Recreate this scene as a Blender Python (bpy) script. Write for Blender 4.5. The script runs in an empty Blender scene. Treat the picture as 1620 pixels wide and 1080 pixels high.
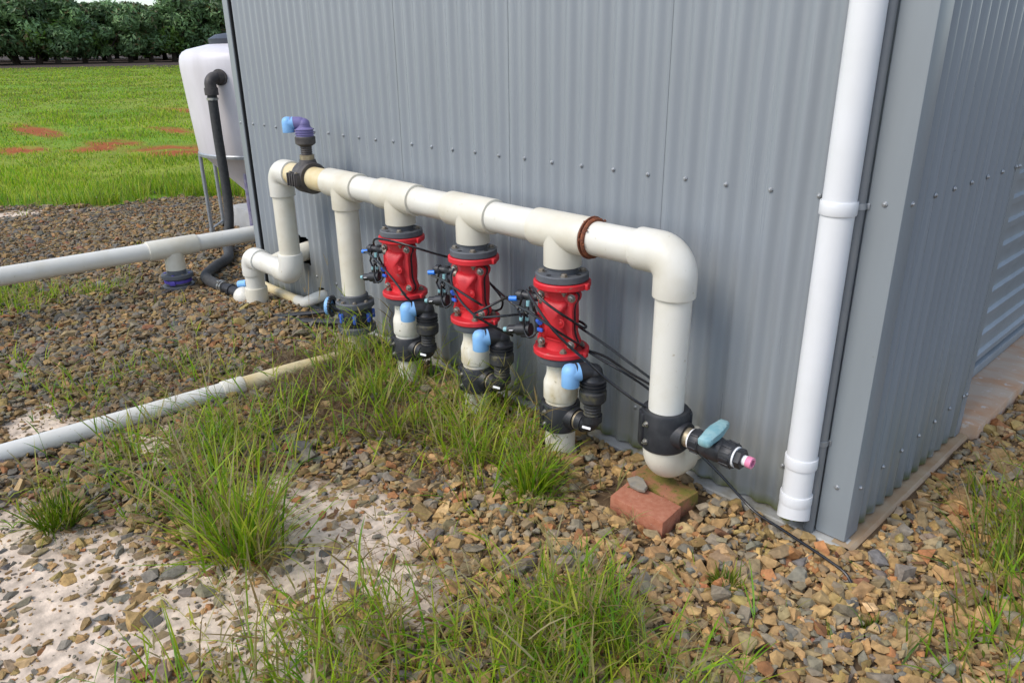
import bpy, bmesh, math, random
import numpy as np
from mathutils import Matrix, Vector

scene = bpy.context.scene
COL = scene.collection
R = math.radians
PI = math.pi
random.seed(7)
rng = np.random.default_rng(11)

# ------------------------------------------------------------------ camera
CAM = Vector((0.728, -2.093, 1.484))
yaw, pit, rol = R(-47.213), R(21.196), R(-0.729)
fw = Vector((math.sin(yaw)*math.cos(pit), math.cos(yaw)*math.cos(pit), -math.sin(pit)))
rt = Vector((math.cos(yaw), -math.sin(yaw), 0))
up = rt.cross(fw)
rt2 = math.cos(rol)*rt + math.sin(rol)*up
up2 = -math.sin(rol)*rt + math.cos(rol)*up
cd = bpy.data.cameras.new('camera')
cam = bpy.data.objects.new('camera', cd)
COL.objects.link(cam)
cam.matrix_world = Matrix(((rt2.x, up2.x, -fw.x, CAM.x), (rt2.y, up2.y, -fw.y, CAM.y),
                           (rt2.z, up2.z, -fw.z, CAM.z), (0, 0, 0, 1)))
cd.sensor_width = 36
cd.lens = 1174.15/1620*36
cd.clip_start = 0.05
cd.clip_end = 3000
scene.camera = cam

# ------------------------------------------------------------------ light
SUN_EL, SUN_AZ = R(47), Vector((-0.24, -0.95))     # sun stands behind the camera, veiled by thin cloud
w = bpy.data.worlds.new('World')
scene.world = w
w.use_nodes = True
nt = w.node_tree
nt.nodes.clear()
out = nt.nodes.new('ShaderNodeOutputWorld')
bg = nt.nodes.new('ShaderNodeBackground')
sky = nt.nodes.new('ShaderNodeTexSky')
sky.sky_type = 'NISHITA'
sky.sun_disc = False
sky.sun_elevation = SUN_EL
sky.sun_rotation = math.atan2(SUN_AZ.x, SUN_AZ.y)
sky.dust_density = 1.3
tc = nt.nodes.new('ShaderNodeTexCoord')
mp = nt.nodes.new('ShaderNodeMapping')
mp.inputs['Scale'].default_value = (1.0, 1.0, 2.6)
mp.inputs['Location'].default_value = (0.55, 0.30, 0.0)
nz = nt.nodes.new('ShaderNodeTexNoise')
nz.inputs['Scale'].default_value = 2.2
nz.inputs['Detail'].default_value = 7
nz.inputs['Roughness'].default_value = 0.58
cr = nt.nodes.new('ShaderNodeValToRGB')
cr.color_ramp.elements[0].position = 0.50
cr.color_ramp.elements[1].position = 0.73
mx = nt.nodes.new('ShaderNodeMix')
mx.data_type = 'RGBA'
mx.inputs[7].default_value = (9.0, 9.2, 9.4, 1)     # cloud
nt.links.new(tc.outputs['Generated'], mp.inputs['Vector'])
nt.links.new(mp.outputs[0], nz.inputs['Vector'])
nt.links.new(nz.outputs['Fac'], cr.inputs['Fac'])
nt.links.new(cr.outputs['Color'], mx.inputs[0])
nt.links.new(sky.outputs[0], mx.inputs[6])
nt.links.new(mx.outputs[2], bg.inputs['Color'])
bg.inputs['Strength'].default_value = 0.15
nt.links.new(bg.outputs[0], out.inputs['Surface'])

sd = bpy.data.lights.new('sun', 'SUN')
sd.energy = 1.4
sd.angle = R(26)
sd.color = (1.0, 0.945, 0.86)
sun = bpy.data.objects.new('sun', sd)
COL.objects.link(sun)
az = SUN_AZ.normalized()
sdir = Vector((az.x*math.cos(SUN_EL), az.y*math.cos(SUN_EL), math.sin(SUN_EL)))
sun.rotation_euler = sdir.to_track_quat('Z', 'Y').to_euler()
sun.location = (-3, -6, 8)

scene.view_settings.view_transform = 'Standard'
scene.view_settings.look = 'None'
scene.view_settings.exposure = 0.68
scene.view_settings.gamma = 1.0
try:
    scene.cycles.max_bounces = 6
    scene.cycles.transparent_max_bounces = 4
    scene.cycles.use_denoising = True
except Exception:
    pass

# ------------------------------------------------------------------ materials
def mat(name, c1, c2=None, scale=6.0, detail=5.0, rough=0.5, stretch=(1, 1, 1), lo=0.35, hi=0.7, metallic=0.0,
        bump=0.0, bscale=None, speck=None, speck_scale=60.0, speck_lo=0.66, spec=0.5, rvar=0.0):
    m = bpy.data.materials.new(name)
    m.use_nodes = True
    N, L = m.node_tree.nodes, m.node_tree.links
    b = N['Principled BSDF']
    b.inputs['Roughness'].default_value = rough
    b.inputs['Metallic'].default_value = metallic
    b.inputs['Specular IOR Level'].default_value = spec
    b.inputs['Base Color'].default_value = (*c1, 1)
    g = N.new('ShaderNodeNewGeometry')
    mp = N.new('ShaderNodeMapping')
    mp.inputs['Scale'].default_value = stretch
    L.new(g.outputs['Position'], mp.inputs['Vector'])
    col = None
    if c2 is not None:
        n = N.new('ShaderNodeTexNoise')
        n.inputs['Scale'].default_value = scale
        n.inputs['Detail'].default_value = detail
        n.inputs['Roughness'].default_value = 0.6
        L.new(mp.outputs[0], n.inputs['Vector'])
        r = N.new('ShaderNodeMapRange')
        r.inputs['From Min'].default_value = lo
        r.inputs['From Max'].default_value = hi
        L.new(n.outputs['Fac'], r.inputs['Value'])
        x = N.new('ShaderNodeMix')
        x.data_type = 'RGBA'
        x.inputs[6].default_value = (*c1, 1)
        x.inputs[7].default_value = (*c2, 1)
        L.new(r.outputs[0], x.inputs[0])
        col = x.outputs[2]
        if rvar:
            rr = N.new('ShaderNodeMapRange')
            rr.inputs['From Min'].default_value = 0.3
            rr.inputs['From Max'].default_value = 0.7
            rr.inputs['To Min'].default_value = max(0.05, rough-rvar)
            rr.inputs['To Max'].default_value = min(1, rough+rvar)
            L.new(n.outputs['Fac'], rr.inputs['Value'])
            L.new(rr.outputs[0], b.inputs['Roughness'])
    if speck is not None:
        n2 = N.new('ShaderNodeTexNoise')
        n2.inputs['Scale'].default_value = speck_scale
        n2.inputs['Detail'].default_value = 3
        L.new(g.outputs['Position'], n2.inputs['Vector'])
        r2 = N.new('ShaderNodeMapRange')
        r2.inputs['From Min'].default_value = speck_lo
        r2.inputs['From Max'].default_value = speck_lo+0.08
        L.new(n2.outputs['Fac'], r2.inputs['Value'])
        x2 = N.new('ShaderNodeMix')
        x2.data_type = 'RGBA'
        if col is not None:
            L.new(col, x2.inputs[6])
        else:
            x2.inputs[6].default_value = (*c1, 1)
        x2.inputs[7].default_value = (*speck, 1)
        L.new(r2.outputs[0], x2.inputs[0])
        col = x2.outputs[2]
    if col is not None:
        L.new(col, b.inputs['Base Color'])
    if bump:
        n3 = N.new('ShaderNodeTexNoise')
        n3.inputs['Scale'].default_value = bscale or scale*4
        n3.inputs['Detail'].default_value = 5
        L.new(g.outputs['Position'], n3.inputs['Vector'])
        bp = N.new('ShaderNodeBump')
        bp.inputs['Strength'].default_value = bump
        bp.inputs['Distance'].default_value = 0.004
        L.new(n3.outputs['Fac'], bp.inputs['Height'])
        L.new(bp.outputs[0], b.inputs['Normal'])
    return m

def wall_mat():
    m = mat('painted_corrugated_steel', (0.258, 0.284, 0.308), (0.222, 0.243, 0.263), scale=1.0, detail=6, rough=0.30,
            stretch=(11, 11, 0.55), lo=0.3, hi=0.75, rvar=0.06, bump=0.30, bscale=2.4, speck=(0.16, 0.16, 0.15), speck_scale=38, speck_lo=0.765)
    N, L = m.node_tree.nodes, m.node_tree.links
    b = N['Principled BSDF']
    src = b.inputs['Base Color'].links[0].from_socket
    g = N.new('ShaderNodeNewGeometry')
    sp = N.new('ShaderNodeSeparateXYZ')
    L.new(g.outputs['Position'], sp.inputs[0])
    r = N.new('ShaderNodeMapRange')          # splashed dirt and algae along the foot of the sheets
    r.inputs['From Min'].default_value = 0.55
    r.inputs['From Max'].default_value = 0.03
    L.new(sp.outputs['Z'], r.inputs['Value'])
    n = N.new('ShaderNodeTexNoise')
    n.inputs['Scale'].default_value = 1.0
    n.inputs['Detail'].default_value = 6
    mp = N.new('ShaderNodeMapping')
    mp.inputs['Scale'].default_value = (16, 16, 1.6)
    L.new(g.outputs['Position'], mp.inputs['Vector'])
    L.new(mp.outputs[0], n.inputs['Vector'])
    mu = N.new('ShaderNodeMath')
    mu.operation = 'MULTIPLY'
    L.new(r.outputs[0], mu.inputs[0])
    r2 = N.new('ShaderNodeMapRange')
    r2.inputs['From Min'].default_value = 0.30
    r2.inputs['From Max'].default_value = 0.72
    r2.inputs['To Max'].default_value = 0.85
    L.new(n.outputs['Fac'], r2.inputs['Value'])
    L.new(r2.outputs[0], mu.inputs[1])
    x = N.new('ShaderNodeMix')
    x.data_type = 'RGBA'
    L.new(src, x.inputs[6])
    x.inputs[7].default_value = (0.20, 0.19, 0.135, 1)
    L.new(mu.outputs[0], x.inputs[0])
    # narrow green line where water sits at the tray
    r3 = N.new('ShaderNodeMapRange')
    r3.inputs['From Min'].default_value = 0.075
    r3.inputs['From Max'].default_value = 0.035
    L.new(sp.outputs['Z'], r3.inputs['Value'])
    n4 = N.new('ShaderNodeTexNoise')
    n4.inputs['Scale'].default_value = 9
    L.new(g.outputs['Position'], n4.inputs['Vector'])
    r4 = N.new('ShaderNodeMapRange')
    r4.inputs['From Min'].default_value = 0.4
    r4.inputs['From Max'].default_value = 0.55
    L.new(n4.outputs['Fac'], r4.inputs['Value'])
    m4 = N.new('ShaderNodeMath')
    m4.operation = 'MULTIPLY'
    L.new(r3.outputs[0], m4.inputs[0])
    L.new(r4.outputs[0], m4.inputs[1])
    x4 = N.new('ShaderNodeMix')
    x4.data_type = 'RGBA'
    L.new(x.outputs[2], x4.inputs[6])
    x4.inputs[7].default_value = (0.10, 0.11, 0.025, 1)
    L.new(m4.outputs[0], x4.inputs[0])
    L.new(x4.outputs[2], b.inputs['Base Color'])
    return m

def attr_mat(name, rough=0.8, bump=0.0, bscale=60, transl=0.0, vary=0.0, vscale=50, spec=0.35):
    m = bpy.data.materials.new(name)
    m.use_nodes = True
    N, L = m.node_tree.nodes, m.node_tree.links
    b = N['Principled BSDF']
    b.inputs['Roughness'].default_value = rough
    b.inputs['Specular IOR Level'].default_value = spec
    a = N.new('ShaderNodeAttribute')
    a.attribute_name = 'Col'
    col = a.outputs['Color']
    g = N.new('ShaderNodeNewGeometry')
    if vary:
        n = N.new('ShaderNodeTexNoise')
        n.inputs['Scale'].default_value = vscale
        n.inputs['Detail'].default_value = 6
        L.new(g.outputs['Position'], n.inputs['Vector'])
        r = N.new('ShaderNodeMapRange')
        r.inputs['From Min'].default_value = 0.3
        r.inputs['From Max'].default_value = 0.7
        r.inputs['To Min'].default_value = 1-vary
        r.inputs['To Max'].default_value = 1+vary
        L.new(n.outputs['Fac'], r.inputs['Value'])
        x = N.new('ShaderNodeMix')
        x.data_type = 'RGBA'
        x.blend_type = 'MULTIPLY'
        x.inputs[0].default_value = 1
        L.new(col, x.inputs[6])
        L.new(r.outputs[0], x.inputs[7])
        col = x.outputs[2]
    L.new(col, b.inputs['Base Color'])
    if bump:
        n3 = N.new('ShaderNodeTexNoise')
        n3.inputs['Scale'].default_value = bscale
        n3.inputs['Detail'].default_value = 6
        L.new(g.outputs['Position'], n3.inputs['Vector'])
        bp = N.new('ShaderNodeBump')
        bp.inputs['Strength'].default_value = bump
        bp.inputs['Distance'].default_value = 0.006
        L.new(n3.outputs['Fac'], bp.inputs['Height'])
        L.new(bp.outputs[0], b.inputs['Normal'])
    if transl:
        t = N.new('ShaderNodeBsdfTranslucent')
        L.new(col, t.inputs['Color'])
        ms = N.new('ShaderNodeMixShader')
        ms.inputs[0].default_value = transl
        L.new(b.outputs[0], ms.inputs[1])
        L.new(t.outputs[0], ms.inputs[2])
        L.new(ms.outputs[0], N['Material Output'].inputs['Surface'])
    return m

M = {}
M['wall'] = wall_mat()
M['flash'] = mat('painted_flashing', (0.245, 0.272, 0.290), (0.215, 0.236, 0.248), scale=1, stretch=(5, 5, 0.8), rough=0.38, rvar=0.06,
                 speck=(0.16, 0.15, 0.12), speck_scale=55, speck_lo=0.77)
M['tray'] = mat('base_tray_steel', (0.42, 0.42, 0.40), (0.25, 0.22, 0.15), scale=9, rough=0.5, lo=0.45, hi=0.7, speck=(0.16, 0.15, 0.04), speck_scale=14, speck_lo=0.6)
M['tray2'] = mat('muddy_base_tray', (0.40, 0.30, 0.19), (0.33, 0.20, 0.10), scale=7, rough=0.5, lo=0.4, hi=0.65)
M['screw'] = mat('galvanised_screw', (0.46, 0.48, 0.50), (0.30, 0.30, 0.30), scale=120, rough=0.40, metallic=0.7)
M['pvc'] = mat('white_pvc', (0.69, 0.67, 0.605), (0.60, 0.56, 0.455), scale=5, rough=0.36, lo=0.42, hi=0.8, rvar=0.08, speck=(0.50, 0.45, 0.34), speck_scale=55, speck_lo=0.675)
M['pvc2'] = mat('cream_pvc', (0.665, 0.63, 0.53), (0.57, 0.51, 0.38), scale=6, rough=0.38, lo=0.45, hi=0.8, rvar=0.06, speck=(0.55, 0.49, 0.36), speck_scale=55, speck_lo=0.70)
M['pvcy'] = mat('yellowed_pvc', (0.68, 0.58, 0.36), (0.60, 0.45, 0.20), scale=9, rough=0.4, lo=0.4, hi=0.75)
M['pvcd'] = mat('weathered_pvc', (0.74, 0.71, 0.62), (0.50, 0.40, 0.22), scale=11, rough=0.5, lo=0.45, hi=0.75, stretch=(1, 1, .5), speck=(0.25, 0.22, 0.12), speck_scale=40, speck_lo=0.66)
M['down'] = mat('white_downpipe_paint', (0.72, 0.725, 0.735), (0.66, 0.665, 0.66), scale=4, rough=0.32, lo=0.4, hi=0.8, speck=(0.62, 0.60, 0.52), speck_scale=50, speck_lo=0.74)
M['grey'] = mat('grey_pvc', (0.085, 0.092, 0.105), (0.13, 0.135, 0.14), scale=14, rough=0.55, lo=0.45, hi=0.75, bump=0.06, bscale=200)
M['conduit'] = mat('grey_conduit', (0.17, 0.18, 0.19), (0.20, 0.205, 0.205), scale=8, rough=0.45)
M['red'] = mat('red_enamel', (0.62, 0.018, 0.028), (0.50, 0.022, 0.028), scale=12, rough=0.50, bump=0.16, bscale=130, rvar=0.1, speck=(0.36, 0.13, 0.10), speck_scale=40, speck_lo=0.66)
M['black'] = mat('black_plastic', (0.016, 0.017, 0.021), (0.035, 0.036, 0.040), scale=25, rough=0.48, lo=0.45, hi=0.75, bump=0.08, bscale=200, speck=(0.10, 0.095, 0.08), speck_scale=90, speck_lo=0.70)
M['dusty'] = mat('dusty_black_plastic', (0.030, 0.030, 0.032), (0.13, 0.115, 0.05), scale=24, rough=0.7, lo=0.50, hi=0.75, bump=0.2, bscale=140)
M['brownblk'] = mat('sun_faded_black_plastic', (0.050, 0.043, 0.042), (0.10, 0.09, 0.08), scale=20, rough=0.6, lo=0.45, hi=0.75, bump=0.1, bscale=150)
M['tube'] = mat('black_tubing', (0.010, 0.010, 0.012), rough=0.22)
M['rubber'] = mat('rubber_hose', (0.030, 0.030, 0.031), (0.055, 0.056, 0.055), scale=40, rough=0.75, bump=0.2, bscale=180)
M['blue'] = mat('light_blue_plastic', (0.19, 0.43, 0.78), (0.25, 0.48, 0.78), scale=10, rough=0.5)
M['royal'] = mat('royal_blue_plastic', (0.03, 0.10, 0.55), (0.05, 0.14, 0.55), scale=20, rough=0.4)
M['push'] = mat('blue_push_fitting', (0.03, 0.20, 0.70), rough=0.35)
M['pale'] = mat('pale_teal_fitting', (0.22, 0.42, 0.45), rough=0.4)
M['purple'] = mat('faded_purple_plastic', (0.165, 0.14, 0.32), (0.20, 0.18, 0.36), scale=12, rough=0.5, rvar=0.1)
M['purp2'] = mat('purple_pipe', (0.17, 0.15, 0.26), (0.30, 0.29, 0.36), scale=22, rough=0.6, lo=0.45, hi=0.7)
M['violet'] = mat('violet_ring', (0.09, 0.065, 0.36), rough=0.45)
M['bolt'] = mat('dull_zinc', (0.34, 0.32, 0.28), (0.22, 0.17, 0.12), scale=60, rough=0.5, metallic=0.6)
M['steel'] = mat('stainless_nut', (0.48, 0.48, 0.46), (0.30, 0.28, 0.25), scale=60, rough=0.35, metallic=0.85)
M['brass'] = mat('dull_brass', (0.42, 0.36, 0.25), (0.28, 0.22, 0.14), scale=50, rough=0.42, metallic=0.6)
M['rust'] = mat('rusty_band', (0.24, 0.075, 0.03), (0.10, 0.035, 0.02), scale=60, rough=0.85, bump=0.5, bscale=120)
M['teal'] = mat('chalky_teal_plastic', (0.17, 0.34, 0.38), (0.30, 0.46, 0.47), scale=30, rough=0.6, lo=0.4, hi=0.65, speck=(0.10, 0.2, 0.24), speck_scale=60, speck_lo=0.66)
M['white'] = mat('white_plastic', (0.80, 0.80, 0.80), rough=0.4)
M['pink'] = mat('pink_plastic', (0.70, 0.22, 0.36), rough=0.4)
M['brick'] = mat('red_paver', (0.36, 0.125, 0.068), (0.44, 0.19, 0.112), scale=55, rough=0.9, bump=0.5, bscale=220, speck=(0.58, 0.40, 0.33), speck_scale=130, speck_lo=0.68)
M['mossy'] = mat('mossy_paver', (0.33, 0.14, 0.075), (0.17, 0.145, 0.025), scale=11, rough=0.95, lo=0.40, hi=0.55, bump=0.6, bscale=160, speck=(0.09, 0.10, 0.02), speck_scale=70, speck_lo=0.6)
M['conc'] = mat('stained_concrete', (0.46, 0.36, 0.27), (0.46, 0.25, 0.13), scale=4, rough=0.85, lo=0.42, hi=0.68, bump=0.15, bscale=90, stretch=(1.0, 2.5, 1), speck=(0.52, 0.46, 0.40), speck_scale=25, speck_lo=0.62)
M['block'] = mat('grey_concrete', (0.40, 0.40, 0.40), (0.33, 0.33, 0.32), scale=12, rough=0.9, bump=0.2, bscale=90)
M['tank'] = mat('white_poly_tank', (0.66, 0.63, 0.65), (0.58, 0.55, 0.56), scale=3, rough=0.42, stretch=(2, 2, 0.6), lo=0.4, hi=0.75)
M['galv'] = mat('galvanised_steel', (0.36, 0.38, 0.40), (0.27, 0.28, 0.29), scale=30, rough=0.45, metallic=0.5)
M['dark'] = mat('dark_interior', (0.012, 0.012, 0.013), rough=0.9)
M['moss'] = mat('moss', (0.10, 0.12, 0.015), (0.16, 0.16, 0.03), scale=90, rough=1.0, bump=0.6, bscale=200)
M['stone'] = mat('flat_grey_stone', (0.20, 0.185, 0.155), (0.28, 0.24, 0.18), scale=22, rough=0.9, bump=0.5, bscale=120)
M['bark'] = mat('dark_bark', (0.035, 0.026, 0.020), (0.06, 0.045, 0.035), scale=6, rough=0.95)
M['lid'] = mat('dark_tank_lid', (0.02, 0.025, 0.04), (0.03, 0.035, 0.05), scale=8, rough=0.5)
M['gravel'] = attr_mat('crushed_rock', rough=0.85, bump=0.35, bscale=150, vary=0.28, vscale=55)
M['blade'] = attr_mat('grass_blade', rough=0.5, transl=0.5)
M['leaf'] = attr_mat('mango_leaf', rough=0.45, transl=0.25, spec=0.4)

# ------------------------------------------------------------------ object helpers
def wloc(o):
    v = Vector((0, 0, 0))
    while o is not None:
        v = v + o.location
        o = o.parent
    return v

def thing(name, label, cat, loc=(0, 0, 0), group=None):
    o = bpy.data.objects.new(name, None)
    COL.objects.link(o)
    o.location = loc
    o.empty_display_size = 0.05
    o['label'] = label
    o['category'] = cat
    if group:
        o['group'] = group
    return o

def tag(o, label, cat, group=None, kind=None):
    o['label'] = label
    o['category'] = cat
    if group:
        o['group'] = group
    if kind:
        o['kind'] = kind
    return o

def dup(root, loc, label):
    r = root.copy()
    COL.objects.link(r)
    r.location = loc
    r['label'] = label
    for ch in list(root.children):
        c = ch.copy()
        COL.objects.link(c)
        c.parent = r
        for g in list(ch.children):
            d = g.copy()
            COL.objects.link(d)
            d.parent = c
    return r

def frame(o, z, x=None):
    z = Vector(z).normalized()
    if x is None:
        x = Vector((1, 0, 0)) if abs(z.x) < 0.9 else Vector((0, 1, 0))
    x = Vector(x)
    x = (x - z*x.dot(z)).normalized()
    y = z.cross(x)
    o = Vector(o)
    return Matrix(((x.x, y.x, z.x, o.x), (x.y, y.y, z.y, o.y), (x.z, y.z, z.z, o.z), (0, 0, 0, 1)))

def smooth_path(pts, sub=8):
    P = [Vector(p) for p in pts]
    if len(P) < 3:
        return P
    Q = [P[0]*2-P[1]] + P + [P[-1]*2-P[-2]]
    o = []
    for i in range(1, len(Q)-2):
        a, b, c, d = Q[i-1], Q[i], Q[i+1], Q[i+2]
        for k in range(sub):
            t = k/sub
            o.append(0.5*((2*b)+(c-a)*t+(2*a-5*b+4*c-d)*t*t+(3*b-a-3*c+d)*t**3))
    o.append(P[-1])
    return o

def bend(p0, corner, p1, r, n=10):
    "polyline p0 - arc - p1 with the arc of radius r at corner"
    p0, k, p1 = Vector(p0), Vector(corner), Vector(p1)
    a, b = (p0-k).normalized(), (p1-k).normalized()
    s, e = k+a*r, k+b*r
    c = k+a*r+b*r
    pts = [p0]
    u, v = s-c, e-c
    for i in range(n+1):
        t = i/n*PI/2
        pts.append(c+u*math.cos(t)+v*math.sin(t))
    pts.append(p1)
    return pts

class MB:
    def __init__(s):
        s.v, s.f = [], []
    def add(s, vs, fs):
        b = len(s.v)
        s.v += [Vector(v) for v in vs]
        s.f += [[i+b for i in f] for f in fs]
        return s
    def tube(s, path, r, n=24, caps=True, inner=None):
        P = [Vector(p) for p in path]
        m = len(P)
        rs = r if isinstance(r, (list, tuple)) else [r]*m
        T = []
        for i in range(m):
            a = P[max(0, i-1)]
            b = P[min(m-1, i+1)]
            t = b-a
            T.append(t.normalized() if t.length > 1e-9 else (T[-1] if T else Vector((0, 0, 1))))
        x = Vector((0, 0, 1)) if abs(T[0].z) < 0.9 else Vector((1, 0, 0))
        x = (x-T[0]*x.dot(T[0])).normalized()
        vs, fs = [], []
        for i in range(m):
            x = (x-T[i]*x.dot(T[i])).normalized()
            y = T[i].cross(x)
            for k in range(n):
                a = 2*PI*k/n
                vs.append(P[i]+(x*math.cos(a)+y*math.sin(a))*rs[i])
        for i in range(m-1):
            for k in range(n):
                k2 = (k+1) % n
                fs.append([i*n+k, i*n+k2, (i+1)*n+k2, (i+1)*n+k])
        if caps:
            fs.append(list(range(n))[::-1])
            fs.append([(m-1)*n+k for k in range(n)])
        return s.add(vs, fs)
    def lathe(s, prof, Mx=None, n=28, closed=False):
        "profile [(r,z)] turned about the local z axis"
        Mx = Mx or Matrix.Identity(4)
        vs, fs = [], []
        m = len(prof)
        for (r, z) in prof:
            for k in range(n):
                a = 2*PI*k/n
                vs.append(Mx @ Vector((max(r, 1e-5)*math.cos(a), max(r, 1e-5)*math.sin(a), z)))
        for i in range(m-1 if not closed else m):
            j = (i+1) % m
            for k in range(n):
                k2 = (k+1) % n
                fs.append([i*n+k, i*n+k2, j*n+k2, j*n+k])
        if not closed:
            if prof[0][0] > 1e-4:
                fs.append(list(range(n))[::-1])
            if prof[-1][0] > 1e-4:
                fs.append([(m-1)*n+k for k in range(n)])
        return s.add(vs, fs)
    def disc(s, r, h, Mx, n=28, bev=0.0):
        b = bev
        if b:
            return s.lathe([(r-b, 0), (r, b), (r, h-b), (r-b, h)], Mx, n)
        return s.lathe([(r, 0), (r, h)], Mx, n)
    def ring(s, r0, r1, h, Mx, n=28, bev=0.001):
        b = bev
        return s.lathe([(r0, 0), (r1-b, 0), (r1, b), (r1, h-b), (r1-b, h), (r0, h)], Mx, n, closed=True)
    def box(s, size, Mx=None, bev=0.0, seg=2):
        bm = bmesh.new()
        bmesh.ops.create_cube(bm, size=1)
        bmesh.ops.scale(bm, vec=size, verts=bm.verts)
        if bev:
            bmesh.ops.bevel(bm, geom=list(bm.edges), offset=bev, segments=seg, affect='EDGES', profile=0.5)
        Mx = Mx or Matrix.Identity(4)
        bm.verts.index_update()
        s.add([Mx @ v.co for v in bm.verts], [[v.index for v in f.verts] for f in bm.faces])
        bm.free()
        return s
    def prism(s, outline, z0, z1, Mx=None, bev=0.0):
        bm = bmesh.new()
        a = [bm.verts.new((x, y, z0)) for x, y in outline]
        f = bm.faces.new(a)
        r = bmesh.ops.extrude_face_region(bm, geom=[f])
        bmesh.ops.translate(bm, vec=(0, 0, z1-z0), verts=[e for e in r['geom'] if isinstance(e, bmesh.types.BMVert)])
        if bev:
            es = [e for e in bm.edges if abs(e.verts[0].co.z-e.verts[1].co.z) < 1e-6]
            bmesh.ops.bevel(bm, geom=es, offset=bev, segments=2, affect='EDGES', profile=0.5)
        bmesh.ops.recalc_face_normals(bm, faces=bm.faces)
        Mx = Mx or Matrix.Identity(4)
        bm.verts.index_update()
        s.add([Mx @ v.co for v in bm.verts], [[v.index for v in g.verts] for g in bm.faces])
        bm.free()
        return s
    def sphere(s, r, Mx, scale=(1, 1, 1), n=20, m=12):
        vs, fs = [], []
        for i in range(m+1):
            t = PI*i/m
            for k in range(n):
                a = 2*PI*k/n
                vs.append(Mx @ Vector((r*scale[0]*math.sin(t)*math.cos(a), r*scale[1]*math.sin(t)*math.sin(a), -r*scale[2]*math.cos(t))))
        for i in range(m):
            for k in range(n):
                k2 = (k+1) % n
                fs.append([i*n+k, i*n+k2, (i+1)*n+k2, (i+1)*n+k])
        return s.add(vs, fs)
    def bolt(s, Mx, r=0.009, h=0.008, washer=True, stud=0.0):
        if washer:
            s.disc(r*1.45, 0.0025, Mx, 16)
        hexo = [(r*1.1*math.cos(PI/6+k*PI/3), r*1.1*math.sin(PI/6+k*PI/3)) for k in range(6)]
        z0 = 0.0025 if washer else 0
        s.prism(hexo, z0, z0+h, Mx, bev=0.0012)
        if stud:
            s.disc(r*0.55, h+z0+stud, Mx, 10)
        return s
    def build(s, name, m, parent=None, ang=35):
        off = wloc(parent) if parent is not None else Vector((0, 0, 0))
        me = bpy.data.meshes.new(name)
        me.from_pydata([tuple(v-off) for v in s.v], [], s.f)
        me.validate()
        me.materials.append(m)
        me.shade_smooth()
        bm = bmesh.new()
        bm.from_mesh(me)
        bmesh.ops.recalc_face_normals(bm, faces=bm.faces)
        bm.to_mesh(me)
        bm.free()
        me.set_sharp_from_angle(angle=R(ang))
        o = bpy.data.objects.new(name, me)
        COL.objects.link(o)
        if parent is not None:
            o.parent = parent
        return o

def mesh_np(name, V, F, m, col=None, smooth=False):
    "fast mesh from numpy; F is a (n,k) array"
    me = bpy.data.meshes.new(name)
    nf, k = F.shape
    me.vertices.add(len(V))
    me.vertices.foreach_set('co', np.ascontiguousarray(V, dtype=np.float32).ravel())
    me.loops.add(nf*k)
    me.loops.foreach_set('vertex_index', np.ascontiguousarray(F, dtype=np.int32).ravel())
    me.polygons.add(nf)
    me.polygons.foreach_set('loop_start', np.arange(0, nf*k, k, dtype=np.int32))
    me.polygons.foreach_set('loop_total', np.full(nf, k, dtype=np.int32))
    me.polygons.foreach_set('use_smooth', np.full(nf, smooth, dtype=bool))
    me.update(calc_edges=True)
    if col is not None:
        a = me.color_attributes.new('Col', 'FLOAT_COLOR', 'POINT')
        c4 = np.ones((len(V), 4), dtype=np.float32)
        c4[:, :3] = col
        a.data.foreach_set('color', c4.ravel())
    me.materials.append(m)
    o = bpy.data.objects.new(name, me)
    COL.objects.link(o)
    return o

def hash_noise(x, y, s=1.0, seed=0):
    "cheap smooth value noise, vectorised"
    x = np.asarray(x)*s+seed*17.3
    y = np.asarray(y)*s-seed*9.1
    xi, yi = np.floor(x), np.floor(y)
    fx, fy = x-xi, y-yi
    fx, fy = fx*fx*(3-2*fx), fy*fy*(3-2*fy)
    def h(a, b):
        t = np.sin(a*127.1+b*311.7+seed*74.7)*43758.5453
        return t-np.floor(t)
    return (h(xi, yi)*(1-fx)+h(xi+1, yi)*fx)*(1-fy)+(h(xi, yi+1)*(1-fx)+h(xi+1, yi+1)*fx)*fy

def fbm(x, y, s=1.0, seed=0):
    return 0.55*hash_noise(x, y, s, seed)+0.28*hash_noise(x, y, s*2.1, seed+1)+0.17*hash_noise(x, y, s*4.3, seed+2)

def sstep(a, b, x):
    t = np.clip((np.asarray(x)-a)/(b-a), 0, 1)
    return t*t*(3-2*t)

# ================================================================== SETTING
SX0, SX1, SD = -4.05, 0.0, 5.2          # shed: front wall on y = 0 from x = SX0 to SX1, depth SD
WT = 2.75

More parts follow.
